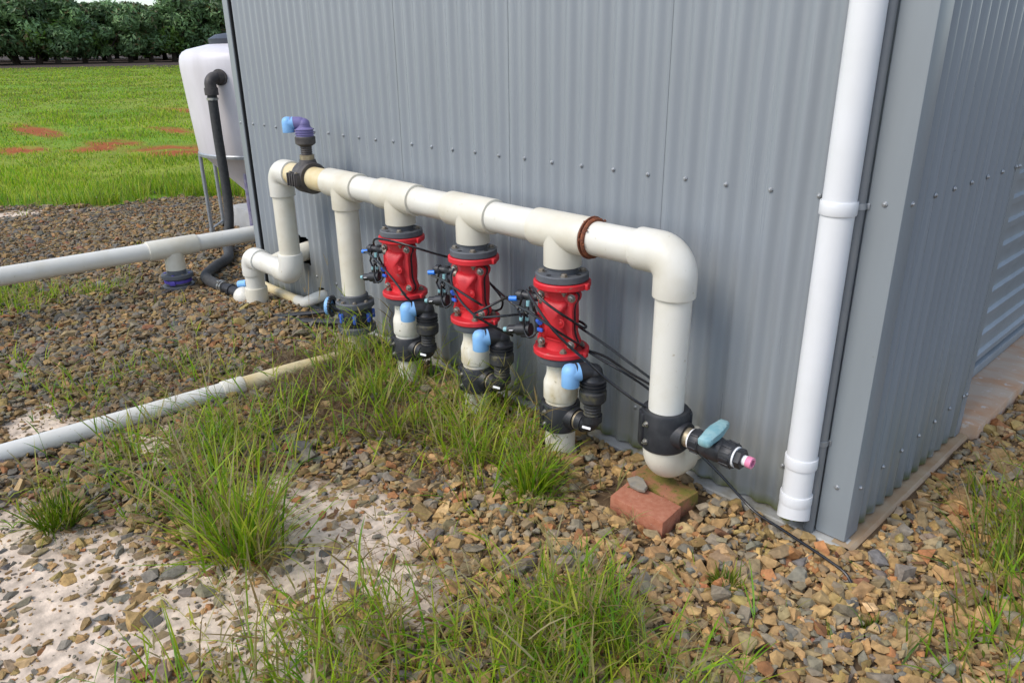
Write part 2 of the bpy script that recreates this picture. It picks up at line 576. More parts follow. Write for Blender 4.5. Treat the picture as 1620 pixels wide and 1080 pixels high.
SAND = [(-1.12, -1.10, .36, .27), (-1.42, -1.22, .34, .20), (-1.36, -1.86, .52, .42), (-0.82, -1.14, .20, .16),
        (-1.75, -1.98, .48, .30), (-2.75, -1.62, .30, .16), (-8.5, -.9, .35, .7), (-2.2, -1.35, .28, .14), (-8.2, .1, .2, .4), (-1.05, -1.45, .40, .25)]
CLEAR = [(-1.04, -1.10, .20, .15), (-1.30, -1.20, .16, .09), (-1.36, -1.90, .20, .10), (-0.84, -1.12, .12, .08),
         (-1.60, -1.95, .12, .05), (-2.75, -1.62, .24, .12), (-8.5, -.9, .3, .6), (-1.02, -1.30, .12, .08), (-1.15, -1.62, .14, .08)]
REDS = [(-12.5, 2.40, .95, .62), (-12.0, 2.85, .5, .5), (-14.2, 2.0, .75, .45), (-13.6, 1.6, .45, .5), (-18.0, 1.6, 2.0, .4), (-11.9, 3.4, .6, .5), (-15.6, 3.6, 1.0, .3), (-14.4, .6, .6, .45), (-21, 6, 1.5, .5)]

def patch(x, y, L):
    n = 0.6*fbm(x, y, 3.2, 3)+0.4*fbm(x, y, 13.0, 4)-0.5
    m = np.zeros_like(np.asarray(x, dtype=float))
    for (cx, cy, a, b) in L:
        d = np.sqrt(((x-cx)/a)**2+((y-cy)/b)**2)
        m = np.maximum(m, 1-sstep(0.45, 1.25, d+1.5*n))
    return m

def gz(x, y):
    x = np.asarray(x, dtype=float)
    y = np.asarray(y, dtype=float)
    d = np.sqrt((x-.7)**2+(y+2.1)**2)
    z = 0.0128*np.clip(d-12, 0, 90)+0.016*np.clip(d-102, 0, 60)
    near = 1-sstep(9, 14, d)
    z = z+near*(0.030*(fbm(x, y, 1.3, 5)-0.5)+0.011-0.030*(1-sstep(-4.3, -3.3, x)))
    far = 1-near
    z = z+far*0.10*(fbm(x, y, .22, 8)-0.5)
    z = z-0.006*patch(x, y, SAND)
    return z

def field(x, y):
    n = 1.0*(fbm(x, y, 1.4, 21)-0.5)
    return sstep(0.0, 0.35, -(np.asarray(x)+8.35-0.5*np.clip(y, -3, 1.6)+n))

def axis(lo, a, b, hi, st, g):
    c = list(np.arange(a, b+1e-6, st))
    v, s = a, st
    L = []
    while v > lo:
        s *= g
        v -= s
        L.append(v)
    v, s = b, st
    H = []
    while v < hi:
        s *= g
        v += s
        H.append(v)
    return np.array(L[::-1]+c+H)

gx = axis(-1200, -9.5, 1.8, 900, 0.035, 1.06)
gy = axis(-700, -3.0, 1.6, 1200, 0.035, 1.06)
X, Y = np.meshgrid(gx, gy)
X, Y = X.ravel(), Y.ravel()
Z = gz(X, Y)
n1, n2 = len(gx), len(gy)
ii = (np.arange(n2-1)[:, None]*n1+np.arange(n1-1)[None, :]).ravel()
F = np.stack([ii, ii+1, ii+1+n1, ii+n1], 1)
cd_shaded_dirt = np.array([.11, .072, .040])  # soil colour, kept dark to put shadow into the gaps between stones
cd_sand = np.array([.60, .485, .375])
cd_fld = np.array([.135, .235, .014])
cd_fld2 = np.array([.21, .255, .026])
cd_red = np.array([.29, .075, .018])
cd_mul = np.array([.055, .038, .028])
C = np.tile(cd_shaded_dirt, (len(X), 1))*(0.75+0.5*fbm(X, Y, 9, 2))[:, None]
sm = patch(X, Y, SAND)[:, None]
C = C*(1-sm)+(cd_sand*(0.93+0.14*fbm(X, Y, 14, 4))[:, None])*sm
fm = field(X, Y)[:, None]
g2 = sstep(0.35, 0.65, fbm(X, Y, .5, 31))[:, None]
fc = cd_fld*(1-g2)+cd_fld2*g2
fc = fc*(0.7+0.6*fbm(X, Y, 2.2, 33))[:, None]
C = C*(1-fm)+fc*fm
rm = (patch(X, Y, REDS)*sstep(.18, .40, fbm(X, Y, 3.5, 47)))[:, None]
C = C*(1-rm)+cd_red*(0.8+0.4*fbm(X, Y, 3, 41))[:, None]*rm
dd = np.sqrt((X-.7)**2+(Y+2.1)**2)
mu = sstep(67, 70, dd+3*(fbm(X, Y, .2, 6)-.5))[:, None]
C = C*(1-mu)+cd_mul*mu
M['ground'] = attr_mat('bare_soil_and_turf', rough=0.95, bump=0.5, bscale=70, vary=0.35, vscale=24, spec=0.2)
o = mesh_np('ground', np.stack([X, Y, Z], 1), F, M['ground'], C, smooth=True)
o['kind'] = 'structure'

# ------------------------------------------------------------------ crushed rock
def vec_proj(P):
    D = P-np.array(CAM)
    z = D@np.array(fw)
    zz = np.where(z < 0.05, 0.05, z)
    return 810+1174.15*(D@np.array(rt2))/zz, 540-1174.15*(D@np.array(up2))/zz, z

def inview(x, y, z, mg):
    u, v, d = vec_proj(np.stack([x, y, z], 1))
    return (d > 0.2) & (u > -mg) & (u < 1620+mg) & (v > -mg) & (v < 1080+mg)

def rock_protos(n):
    res = []
    rr = random.Random(5)
    for i in range(n):
        bm = bmesh.new()
        fl = rr.uniform(.36, .66)
        wd = rr.uniform(.58, .85)
        for k in range(rr.randint(10, 15)):
            while True:
                p = Vector((rr.uniform(-1, 1), rr.uniform(-1, 1), rr.uniform(-1, 1)))
                if 0.66 < (abs(p.x)**3+abs(p.y)**3+abs(p.z)**3)**(1/3) < 1.0:
                    break
            bm.verts.new((p.x, p.y*wd, p.z*fl))
        r = bmesh.ops.convex_hull(bm, input=list(bm.verts))
        junk = [e for e in r['geom_interior'] if isinstance(e, bmesh.types.BMVert)]
        bmesh.ops.delete(bm, geom=junk, context='VERTS')
        loose = [v for v in bm.verts if not v.link_faces]
        bmesh.ops.delete(bm, geom=loose, context='VERTS')
        bmesh.ops.triangulate(bm, faces=list(bm.faces))
        bm.verts.index_update()
        res.append((np.array([v.co[:] for v in bm.verts]), np.array([[v.index for v in f.verts] for f in bm.faces])))
        bm.free()
    return res
PROT = rock_protos(40)

def rotmats(yaw, tx, ty):
    cy, sy = np.cos(yaw), np.sin(yaw)
    cx, sx = np.cos(tx), np.sin(tx)
    c2, s2 = np.cos(ty), np.sin(ty)
    o = np.zeros(len(yaw))
    l = np.ones(len(yaw))
    Rz = np.stack([cy, -sy, o, sy, cy, o, o, o, l], 1).reshape(-1, 3, 3)
    Rx = np.stack([l, o, o, o, cx, -sx, o, sx, cx], 1).reshape(-1, 3, 3)
    Ry = np.stack([c2, o, s2, o, l, o, -s2, o, c2], 1).reshape(-1, 3, 3)
    return Rz@Rx@Ry

PAL = np.array([[.34, .215, .095], [.27, .175, .080], [.235, .175, .10], [.205, .172, .125], [.175, .158, .130], [.28, .13, .055],
                [.27, .195, .075], [.135, .128, .118], [.38, .265, .135], [.19, .092, .052]])
WN = np.array([.21, .20, .18, .15, .07, .05, .08, .015, .035, .01])
WF = np.array([.07, .16, .22, .20, .15, .04, .05, .07, .02, .02])

def scatter_rocks(x, y, s, dz, tilt, seed):
    r = np.random.default_rng(seed)
    n = len(x)
    pid = r.integers(0, len(PROT), n)
    yawv = r.uniform(0, 2*PI, n)
    RM = rotmats(yawv, r.normal(0, tilt, n), r.normal(0, tilt, n))
    z = gz(x, y)+dz
    t = sstep(-2.6, -0.6, x+0.6*(fbm(x, y, 1.0, 77)-.5))
    u = r.uniform(0, 1, n)
    cn = np.searchsorted(np.cumsum(WN)/WN.sum(), u)
    cf = np.searchsorted(np.cumsum(WF)/WF.sum(), u)
    pick = np.where(r.uniform(0, 1, n) < t, cn, cf)
    col = PAL[np.clip(pick, 0, len(PAL)-1)]*r.normal(1, .13, (n, 1)).clip(.6, 1.5)*r.normal(1, .03, (n, 3))
    col = col*(0.88+0.27*t)[:, None]*np.array([1.02, .99, .92])
    Vs, Fs, Cs = [], [], []
    base = 0
    for k, (pv, pf) in enumerate(PROT):
        idx = np.nonzero(pid == k)[0]
        if not len(idx):
            continue
        asp = r.uniform(.75, 1.25, (len(idx), 1, 3))
        V = np.einsum('nij,nvj->nvi', RM[idx], pv[None]*s[idx][:, None, None]*asp)
        V = V+np.stack([x[idx], y[idx], z[idx]], 1)[:, None, :]
        nv = len(pv)
        F = pf[None]+(base+np.arange(len(idx))*nv)[:, None, None]
        Vs.append(V.reshape(-1, 3))
        Fs.append(F.reshape(-1, 3))
        Cs.append(np.repeat(col[idx], nv, 0))
        base += len(idx)*nv
    return np.concatenate(Vs), np.concatenate(Fs), np.concatenate(Cs)

def blocked(x, y):
    inshed = (x > SX0-.02) & (x < 0.055) & (y > -0.045)
    inslab = (x > -.3) & (x < 0.07) & (y > 1.0)
    brick = (x > -.74) & (x < -.42) & (y > -.39) & (y < -.07)
    return inshed | inslab | brick

N0 = 400000
x = rng.uniform(-9.4, 2.4, N0)
y = rng.uniform(-3.4, 3.6, N0)
ok = inview(x, y, gz(x, y), 170) & ~blocked(x, y)
x, y = x[ok], y[ok]
sp = patch(x, y, SAND)
fp = field(x, y)
cl = patch(x, y, CLEAR)
keep = rng.uniform(0, 1, len(x)) < (1-0.40*sp)*(1-.74*cl)*(1-.50*sp*sstep(.45, .60, fbm(x, y, 6.0, 88)))*(1-0.985*fp)
x, y, sp = x[keep], y[keep], sp[keep]
n = len(x)
s = np.exp(rng.normal(np.log(.0172), .40, n)).clip(.006, .044)
s = np.where(sp > .5, s*rng.uniform(.25, 1.25, n), s)
dz = np.where(sp > .5, rng.uniform(-.005, .003, n), rng.uniform(-.014, .016, n)+0.25*s)
tl = np.where(sp > .5, .12, .30)
V, F, Cc = scatter_rocks(x, y, s, dz, tl, 3)
# grit and fines between the stones
xg = rng.uniform(-3.4, 1.8, 90000)
yg = rng.uniform(-2.9, 1.6, 90000)
okg = inview(xg, yg, gz(xg, yg), 60) & ~blocked(xg, yg) & (rng.uniform(0, 1, 90000) > .80*patch(xg, yg, SAND))
xg, yg = xg[okg], yg[okg]
ng = len(xg)
V2, F2, C2 = scatter_rocks(xg, yg, rng.uniform(.0025, .007, ng), rng.uniform(-.001, .007, ng), .5, 9)
F = np.concatenate([F, F2+len(V)])
V = np.concatenate([V, V2])
Cc = np.concatenate([Cc, C2])
o = mesh_np('gravel', V, F, M['gravel'], Cc)
tag(o, 'crushed brown and grey rock covering the ground around the shed', 'gravel', kind='stuff')
NG = n

# ------------------------------------------------------------------ the shed
shed = thing('shed', 'grey corrugated steel shed with a roller door round its right corner', 'shed', (0, 0, 0))
PITCH, AMP = 0.076, 0.008
def cor(t):
    return AMP*(1-math.cos(2*PI*t/PITCH))
HOLES = [(-3.475, -3.335, .29, .455), (-3.265, -3.175, .075, .165)]

def sheet_mesh(x0, x1, lift_right):
    mb = MB()
    st = PITCH/10
    n = int(round((x1-x0)/st))
    xs = [x0+(x1-x0)*i/n for i in range(n+1)]
    zs = [0.036, .075, .165, .29, .455, .9, 1.6, WT]
    vs, fs = [], []
    for z in zs:
        for x in xs:
            l = -0.0013*max(0, min(1, (x-(x1-.05))/.045)) if lift_right else 0
            vs.append((x, cor(x+.231)+l, z))
    m = len(xs)
    for j in range(len(zs)-1):
        for i in range(m-1):
            cx, cz = (xs[i]+xs[i+1])/2, (zs[j]+zs[j+1])/2
            if any(a < cx < b and c < cz < d for a, b, c, d in HOLES):
                continue
            fs.append([j*m+i, j*m+i+1, (j+1)*m+i+1, (j+1)*m+i])
    mb.add(vs, fs)
    return mb
SEAM0 = -0.805
edges = sorted([SEAM0-k*.762 for k in range(0, 5)]+[SEAM0+.762])
cuts = [SX0+.01]+[e for e in edges if SX0+.1 < e < -.1]+[-.03]
for i in range(len(cuts)-1):
    last = i == len(cuts)-2
    sheet_mesh(cuts[i], cuts[i+1]+(0 if last else .028), not last).build('wall_sheet', M['wall'], shed, 60)

def side_sheet(xp, y0, y1, sgn, z0=0.036, z1=WT):
    mb = MB()
    st = PITCH/10
    n = int(round((y1-y0)/st))
    ys = [y0+(y1-y0)*i/n for i in range(n+1)]
    zs = [z0, z0+.3, (z0+z1)/2, z1]
    m = len(ys)
    mb.add([(xp-sgn*cor(yy-.224), yy, z) for z in zs for yy in ys],
           [[j*m+i, j*m+i+1, (j+1)*m+i+1, (j+1)*m+i] for j in range(len(zs)-1) for i in range(m-1)])
    return mb
side_sheet(0, .03, 1.035, 1).build('wall_sheet', M['wall'], shed, 60)
side_sheet(0, 1.035, 4.05, 1, 2.25).build('wall_sheet', M['wall'], shed, 60)
side_sheet(0, 4.05, SD-.02, 1).build('wall_sheet', M['wall'], shed, 60)
side_sheet(SX0, .03, SD-.02, -1).build('wall_sheet', M['wall'], shed, 60)
MB().box((SX1-SX0-.06, .02, WT-.04), Matrix.Translation(((SX0+SX1)/2, SD-.03, WT/2+.02))).build('back_wall', M['wall'], shed)
MB().prism([(SX0-.06, WT+.004), (SX1+.06, WT+.004), (SX1+.06, WT+.06), ((SX0+SX1)/2, WT+.42), (SX0-.06, WT+.06)], 0, SD+.16,
           Matrix(((1, 0, 0, 0), (0, 0, 1, -.08), (0, 1, 0, 0), (0, 0, 0, 1)))).build('roof', M['flash'], shed)

def lprofile(pts, z0, z1, name, m, thick=.0015):
    "thin folded strip: outline points in plan, given thickness by an inner offset"
    mb = MB()
    n = len(pts)
    vs = [(x, y, z) for z in (z0, z1) for x, y in pts]
    fs = [[i, i+1, n+i+1, n+i] for i in range(n-1)]
    mb.add(vs, fs)
    o = mb.build(name, m, shed, 25)
    return o
# right corner cover strip: thin return, front face, folded corner, side face, return
lprofile([(-.091, .004), (-.0935, -.0015), (-.091, -.0035), (-.004, -.0035), (0.0015, -.002), (.0035, .003), (.0035, .086), (.002, .090), (-.003, .088)], .034, WT, 'corner_flashing', M['flash'])
# left corner cover strip standing clear of the sheet, with a dark strip in its gap as painted shade
lprofile([(-3.994, .010), (-3.992, -.010), (-3.996, -.013), (SX0-.006, -.013), (SX0-.011, -.008), (SX0-.011, .08), (SX0-.004, .083)], .034, WT, 'corner_flashing', M['flash'])
MB().box((.009, .016, WT-.04), Matrix.Translation((-3.9865, .002, WT/2+.018))).build('gap_shade_strip', M['dark'], shed)
# door post strip at the far end of the side sheet
lprofile([(-.012, .985), (.0028, .987), (.0032, 1.036), (.001, 1.040), (-.13, 1.040)], .034, 2.25, 'door_jamb', M['flash'])
lprofile([(-.13, 4.05), (.001, 4.05), (.0032, 4.054), (.0032, 4.10)], .034, 2.25, 'door_jamb', M['flash'])
# base trays
def tray(name, m, pts):
    mb = MB()
    n = len(pts)
    mb.add(pts, [[i, i+1, n//2+i+1, n//2+i] for i in range(n//2-1)])
    return mb.build(name, m, shed, 25)
fr = [(.03, .030), (-.030, .028), (-.036, .024), (-.038, -.02)]
tray('base_tray', M['tray'], [(SX0, yy, zz) for yy, zz in fr]+[(.012, yy, zz) for yy, zz in fr])
sd_ = [(-.03, .0305), (.024, .0285), (.036, .020), (.038, -.03)]
tray('base_tray', M['tray2'], [(xx, -.022, zz) for xx, zz in sd_]+[(xx, 1.085, zz) for xx, zz in sd_])
# screws
def screw(x, y, z, nrm):
    mb = MB()
    Mx = frame((x, y, z), nrm, (0.3, 0.1, 1))
    mb.lathe([(.0078, 0), (.0078, .0013), (.0064, .003)], Mx, 14)
    mb.bolt(frame(Vector((x, y, z))+Vector(nrm)*.002, nrm, (.3, .1, 1)), .0044, .0044, washer=False)
    return mb.build('screw', M['screw'], shed)
s0 = screw(-.231, -.0008, 1.094, (0, -1, 0))
def place_screw(x, z):
    c = s0.copy()
    COL.objects.link(c)
    c.parent = shed
    c.location = (x+.231, 0, z-1.094)
for k in range(1, 25):
    place_screw(-.231-.152*k, 1.094+random.uniform(-.002, .002))
for k in range(0, 5):
    place_screw(-.231-.152*k, .212+random.uniform(-.004, .004))
for k in (18, 19, 20, 22, 23):
    place_screw(-.231-.152*k+(.076 if k in (18, 19) else 0), .235)
for k in range(0, 25):
    place_screw(-.231-.152*k, 2.0)
for z in (1.094, .212, 2.0):
    c = s0.copy(); COL.objects.link(c); c.parent = shed; c.location = (-.047+.231, -.0030, z-1.094)
    c = s0.copy(); COL.objects.link(c); c.parent = shed; c.location = (-4.03+.231, -.0125, z-1.094)
s1 = screw(.0008, .224, 1.094, (1, 0, 0))
for z in (1.094, .212, 2.0):
    for k in range(0, 6):
        if z == 1.094 and k == 0:
            continue
        c = s1.copy(); COL.objects.link(c); c.parent = shed; c.location = (0, .152*k, z-1.094)
    c = s1.copy(); COL.objects.link(c); c.parent = shed; c.location = (.003, .047-.224, z-1.094)
    c = s1.copy(); COL.objects.link(c); c.parent = shed; c.location = (.003, 1.012-.224, z-1.094)
# roller door with its ribbed curtain
prof = []
z = .085
while z < 2.3:
    prof += [(0, z), (0, z+.058), (.016, z+.066), (.016, z+.092), (0, z+.100)]
    z += .102
mb = MB()
n = len(prof)
mb.add([(-.135+a, yy, zz) for yy in (1.04, 4.05) for a, zz in prof], [[i, i+1, n+i+1, n+i] for i in range(n-1)])
door = mb.build('roller_door', M['flash'], shed, 20)
MB().box((.05, 3.0, .045), Matrix.Translation((-.135, 2.545, .106)), .004).build('bottom_rail', M['flash'], door)

# concrete threshold
mb = MB()
mb.box((.36, 3.5, .16), Matrix.Translation((-.115, 2.80, -.002)), .008)
o = mb.build('concrete_slab', M['conc'])
o['kind'] = 'structure'

# ------------------------------------------------------------------ orchard
def tree_meshes(seed, h, rad):
    r = np.random.default_rng(seed)
    rr = random.Random(seed)
    tb = MB()
    tb.tube(smooth_path([(0, 0, -.3), (.05, .02, .4), (rr.uniform(-.15, .15), .05, 1.2)]), [.30-.007*i for i in range(17)], 12)
    for k in range(6):
        a = k*PI/3+rr.uniform(-.4, .4)
        L = rr.uniform(.5, .8)*rad
        p = smooth_path([(0, 0, .8), (.35*L*math.cos(a), .35*L*math.sin(a), 1.7), (L*math.cos(a), L*math.sin(a), 3.0+rr.uniform(-.4, 1.2))])
        tb.tube(p, [.16*(1-.8*i/(len(p)-1)) for i in range(len(p))], 8)
    lobes = []
    for k in range(34):
        a = r.uniform(0, 2*PI)
        q = math.sqrt(r.uniform(0, 1))
        zc = r.uniform(.17, .86)
        rw = rad*(1-.55*max(0, (zc-.5)/.5)**1.6)
        lobes.append((q*rw*.80*math.cos(a), q*rw*.80*math.sin(a), zc*h, r.uniform(.13, .27)*h*.8))
    nl = 7600
    lb = np.array(lobes)
    pick = r.integers(0, len(lb), nl)
    d = r.normal(0, 1, (nl, 3))
    d /= np.linalg.norm(d, axis=1, keepdims=True)
    rad_ = lb[pick, 3]*np.cbrt(r.uniform(.30, 1.12, nl))
    P = lb[pick, :3]+d*rad_[:, None]*np.array([1, 1, .8])
    P[:, 2] = np.maximum(P[:, 2], 0.45+r.uniform(0, .55, nl))
    nrm = d+r.normal(0, .55, (nl, 3))+np.array([0, 0, .25])
    nrm /= np.linalg.norm(nrm, axis=1, keepdims=True)
    t = np.cross(nrm, r.normal(0, 1, (nl, 3)))
    t /= np.linalg.norm(t, axis=1, keepdims=True)
    b = np.cross(nrm, t)
    ln = r.uniform(.16, .34, nl)[:, None]
    wd = ln*r.uniform(.30, .48, (nl, 1))
    V = np.stack([P-t*ln, P+b*wd, P+t*ln-nrm*ln*.25, P-b*wd], 1).reshape(-1, 3)
    F = np.arange(nl*4).reshape(-1, 4)
    lt = r.uniform(.5, 1.6, len(lb))
    base = np.array([.115, .190, .070])
    col = base*lt[pick][:, None]*r.uniform(.6, 1.6, (nl, 1))
    fresh = (np.array(lb)[:, 2] < .55*h) & (r.uniform(0, 1, len(lb)) < .3)
    col = np.where(fresh[pick][:, None] & (r.uniform(0, 1, (nl, 1)) < .6), np.array([.10, .18, .025])*r.uniform(.7, 1.3, (nl, 1)), col)
    old = r.uniform(0, 1, nl) < .05
    col[old] = np.array([.16, .12, .05])
    return tb, V, F, np.repeat(col, 4, 0)

tree_proto = []
def tree_variant(seed, h, rad, x, y, label):
    t = thing('mango_tree', label, 'tree', (x, y, float(gz(x, y))), 'orchard trees')
    tb, V, F, Cc = tree_meshes(seed, h, rad)
    tr = tb.build('trunk', M['bark'])
    tr.parent = t
    c = mesh_np('crown', V, F, M['leaf'], Cc)
    c.parent = t
    tree_proto.append(t)
    return t

def pix_ground(u, d):
    "ground point at horizontal distance d in the direction of image column u (horizon row)"
    k = fw+rt2*((u-810)/1174.15)+up2*(450/1174.15)
    a = math.atan2(k.y, k.x)
    return CAM.x+d*math.cos(a), CAM.y+d*math.sin(a)

TREES = [(-62, 92, 1.28), (-14, 94, 1.36), (24, 95, 1.30), (60, 93, 1.20), (90, 92, 1.08), (133, 95, 1.02), (172, 94, 0.99), (206, 96, .98), (240, 96, .99),
         (276, 97, 1.07), (312, 98, 1.16), (350, 98, 1.20), (392, 99, 1.2)]
LBL = ['leftmost mango tree of the front orchard row, at the photo edge', 'tall mango tree at the left of the orchard row, crown cut by the photo top',
       'dense mango tree, second crown in from the left end of the orchard row', 'mango tree with its trunk just left of the thick forked trunk',
       'mango tree on the thickest dark trunk of the front orchard row', 'rounded dark mango tree right of the thick forked trunk',
       'lower mango tree standing below the gap of open sky', 'short crowned mango tree at the lowest dip of the tree line',
       'mango tree right of the lowest dip of the tree line', 'mango tree rising behind the left rim of the white tank',
       'dark mango tree behind the white tank', 'tall dark mango tree beside the shed edge above the tank', 'mango tree mostly hidden behind the shed edge']
pv = [tree_variant(101, 6.2, 3.9, *pix_ground(TREES[3][0], TREES[3][1]), LBL[3]),
      tree_variant(202, 6.2, 3.7, *pix_ground(TREES[4][0], TREES[4][1]), LBL[4]),
      tree_variant(303, 6.2, 4.0, *pix_ground(TREES[5][0], TREES[5][1]), LBL[5])]
for i, (u, d, sc) in enumerate(TREES):
    x, y = pix_ground(u, d)
    if i in (3, 4, 5):
        t = pv[i-3]
    else:
        t = dup(pv[i % 3], (x, y, float(gz(x, y))), LBL[i])
        t.rotation_euler = (0, 0, i*1.3)
    t.scale = (sc*1.02, sc*1.02, sc)
for k in range(22):
    row = k // 11
    u = -75+(k % 11)*48+row*20
    x, y = pix_ground(u, 107+row*12+(k % 2)*2)
    t = dup(pv[(k+1) % 3], (x, y, float(gz(x, y))), 'mango tree of the rear orchard rows, seen only between and under the front trees')
    t['group'] = 'rear orchard trees'
    t.rotation_euler = (0, 0, k*2.1+.5)
    sc = 1.02+.13*abs((k % 11)-5)/5
    t.scale = (sc*1.1, sc*1.1, sc)

# ================================================================== OBJECTS
YH, ZH, RP, RS = -0.21, 0.898, 0.0585, 0.0685

def hpipe(mb, x0, x1, r=RP, y=YH, z=ZH, n=36):
    return mb.tube([(x0, y, z), (x1, y, z)], r, n)

def socket(mb, p0, p1, r0=RP, r1=RS, n=36):
    "a socket sleeve from p0 to p1 with rounded rims"
    p0, p1 = Vector(p0), Vector(p1)
    L = (p1-p0).length
    return mb.lathe([(r0, 0), (r1-.004, 0), (r1-.001, .0015), (r1, .005), (r1, L-.005), (r1-.001, L-.0015), (r1-.004, L), (r0, L)], frame(p0, p1-p0), n)

def elbow(p0, corner, p1, rb=.062, r=RS, n=36):
    "moulded elbow: swept bend with short straight sockets whose rims step down to the pipe"
    mb = MB()
    pts = bend(p0, corner, p1, rb, 14)
    L0 = (pts[1]-pts[0]).normalized()
    L1 = (pts[-1]-pts[-2]).normalized()
    P = [pts[0], pts[0]+L0*.0015, pts[0]+L0*.005]+pts[1:-1]+[pts[-1]-L1*.005, pts[-1]-L1*.0015, pts[-1]]
    rs = [r-.004, r-.001, r]+[r]*(len(pts)-2)+[r, r-.001, r-.004]
    return mb.tube(P, rs, n)

# ---------------------------------------------------- the white manifold
man = thing('pipe_manifold', 'white PVC header pipe with four tees and elbows along the shed wall', 'pipework', (-1.5, YH, 0))
TX = [-2.493, -2.033, -1.530, -1.036]
THW = [.140, .138, .135, .128]
XR, XL = -.556, -3.160
runs = []
# straight lengths between fittings (each a little inside the fittings it joins)
segs = [(-3.10, -2.63, 'pvcy'), (-2.37, -2.16, 'pvc'), (-1.90, -1.655, 'pvc'), (-1.405, -1.155, 'pvc'), (-.92, -.66, 'pvc')]
for a, b, mname in segs:
    hpipe(MB(), a, b).build('header_pipe', M[mname], man)
for x, hw in zip(TX, THW):
    t = MB()
    socket(t, (x-hw, YH, ZH), (x+hw, YH, ZH))
    bl = .122 if x != TX[0] else .118
    t.lathe([(RP*.96, 0), (RS-.004, 0), (RS-.001, .0015), (RS, .005), (RS, bl-.03), (RS, bl)], frame((x, YH, ZH-bl), (0, 0, 1)), 36)
    t.build('tee', M['pvc2'], man)
# left end elbow, riser, low elbow, run along the wall, elbow, down pipe into the gravel
elbow((XL+.145, YH, ZH), (XL, YH, ZH), (XL, YH, ZH-.135)).build('elbow', M['pvc'], man)
MB().tube([(XL, YH, ZH-.12), (XL, YH, .42)], RP, 36).build('riser', M['pvcd'] if False else M['pvc2'], man)
elbow((XL, YH, .437), (XL, YH, .318), (XL-.135, YH, .318)).build('elbow', M['pvc'], man)
MB().tube([(XL-.12, YH, .318), (-3.575, YH, .318)], RP, 36).build('low_pipe', M['pvc'], man)
elbow((-3.56, YH, .318), (-3.69, YH, .318), (-3.69, YH, .205)).build('elbow', M['pvc'], man)
MB().tube([(-3.69, YH, .22), (-3.69, YH, .10)], RP, 36).build('low_pipe', M['pvc'], man)
mb = MB()
socket(mb, (-3.69, YH, -.03), (-3.69, YH, .125))
mb.build('socket', M['pvc2'], man)
# branch out of the wall opening that meets the low run from behind
MB().tube([(-3.40, .06, .372), (-3.405, -.10, .352), (-3.41, -.19, .325)], .056, 32).build('wall_pipe', M['pvc2'], man)
# second riser
MB().tube([(TX[0], YH, ZH-.10), (TX[0], YH, .32)], RP, 36).build('riser', M['pvc2'], man)
# right hand elbow, riser, bottom elbow turning into the wall
elbow((XR-.145, YH, ZH), (XR, YH, ZH), (XR, YH, ZH-.132), rb=.070).build('elbow', M['pvc'], man)
MB().tube([(XR, YH, ZH-.12), (XR, YH, .25)], RP, 36).build('riser', M['pvc'], man)
elbow((XR, YH, .262), (XR, YH, .170), (XR, YH+.115, .170), rb=.060).build('elbow', M['pvc2'], man)
MB().tube([(XR, YH+.10, .170), (XR, .03, .170)], RP-.004, 32).build('wall_pipe', M['pvc2'], man)
# pipes below the three red valves
for x in TX[1:]:
    MB().lathe([(.054, .425), (.0545, .362), (.057, .350), (.0640, .330), (.0660, .318), (.0660, .262), (.063, .256), (RP, .255), (RP, -.05)],
               Matrix.Translation((x, YH, 0)), 36).build('lower_pipe', M['pvcd'], man)
MB().tube([(TX[0], YH, .17), (TX[0], YH, .03), (TX[0], YH-.02, -.03)], .052, 32).build('lower_pipe', M['pvcd'], man)
# rusty clamp ring at the last tee
rb = MB()
rx = TX[3]+.146
prof = []
rb.ring(RP, RP+.011, .013, frame((rx-.006, YH, ZH), (1, 0, 0)), 48, .004)
rb.ring(RP, RP+.015, .004, frame((rx-.012, YH, ZH), (1, 0, 0)), 48, .0015)
random.seed(3)
for k in range(60):                                   # flakes of rust round the ring
    a = random.uniform(-.9, 3.3)
    rr_ = RP+random.uniform(.006, .012)
    p = Vector((rx+random.choice((-1, -1, 1))*random.uniform(.006, .016), YH+rr_*math.cos(a), ZH+rr_*math.sin(a)))
    rb.sphere(random.uniform(.002, .005), Matrix.Translation(p), (1, .8, .8), 7, 5)
rb.build('rust_ring', M['rust'], man)
# flanged butterfly valve at the foot of the second riser
bv = thing('butterfly_valve', 'dark grey flanged valve with a blue core at the foot of the plain white riser', 'valve', (TX[0], YH, 0))
def flange(mb, z0, z1, r=.098, ax=TX[0], neck=None):
    mb.lathe([(r-.004, z0), (r, z0+.003), (r, z1-.004), (r-.004, z1)], Matrix.Translation((ax, YH, 0)), 40)
    if neck:
        mb.lathe([(neck[0], neck[1]), (neck[0]+.002, neck[2]-.004), (neck[0]-.002, neck[2])], Matrix.Translation((ax, YH, 0)), 36)
    return mb
flange(MB(), .282, .314, neck=(.068, .31, .348)).build('flange', M['grey'], bv)
flange(MB(), .150, .182).build('flange', M['grey'], bv)
MB().lathe([(.076, .181), (.082, .195), (.082, .270), (.076, .283)], Matrix.Translation((TX[0], YH, 0)), 32).build('valve_body', M['black'], bv)
mb = MB()
for k in range(7):
    a = 2*PI*k/7+.25
    mb.box((.048, .018, .034), frame((TX[0]+.080*math.cos(a), YH+.080*math.sin(a), .232), (math.cos(a), math.sin(a), 0), (0, 0, 1)), .005)
mb.build('locating_lug', M['royal'], bv)
for k in range(8):
    a = 2*PI*k/8+.2
    MB().bolt(Matrix.Translation((TX[0]+.081*math.cos(a), YH+.081*math.sin(a), .314)), .008, .007).build('bolt', M['bolt'], bv)
hd = Vector((-.80, -.60, 0)).normalized()
hc = Vector((TX[0], YH, .272))+hd*.135
MB().tube([Vector((TX[0], YH, .245))+hd*.07, hc], .016, 14).build('spindle', M['black'], bv)
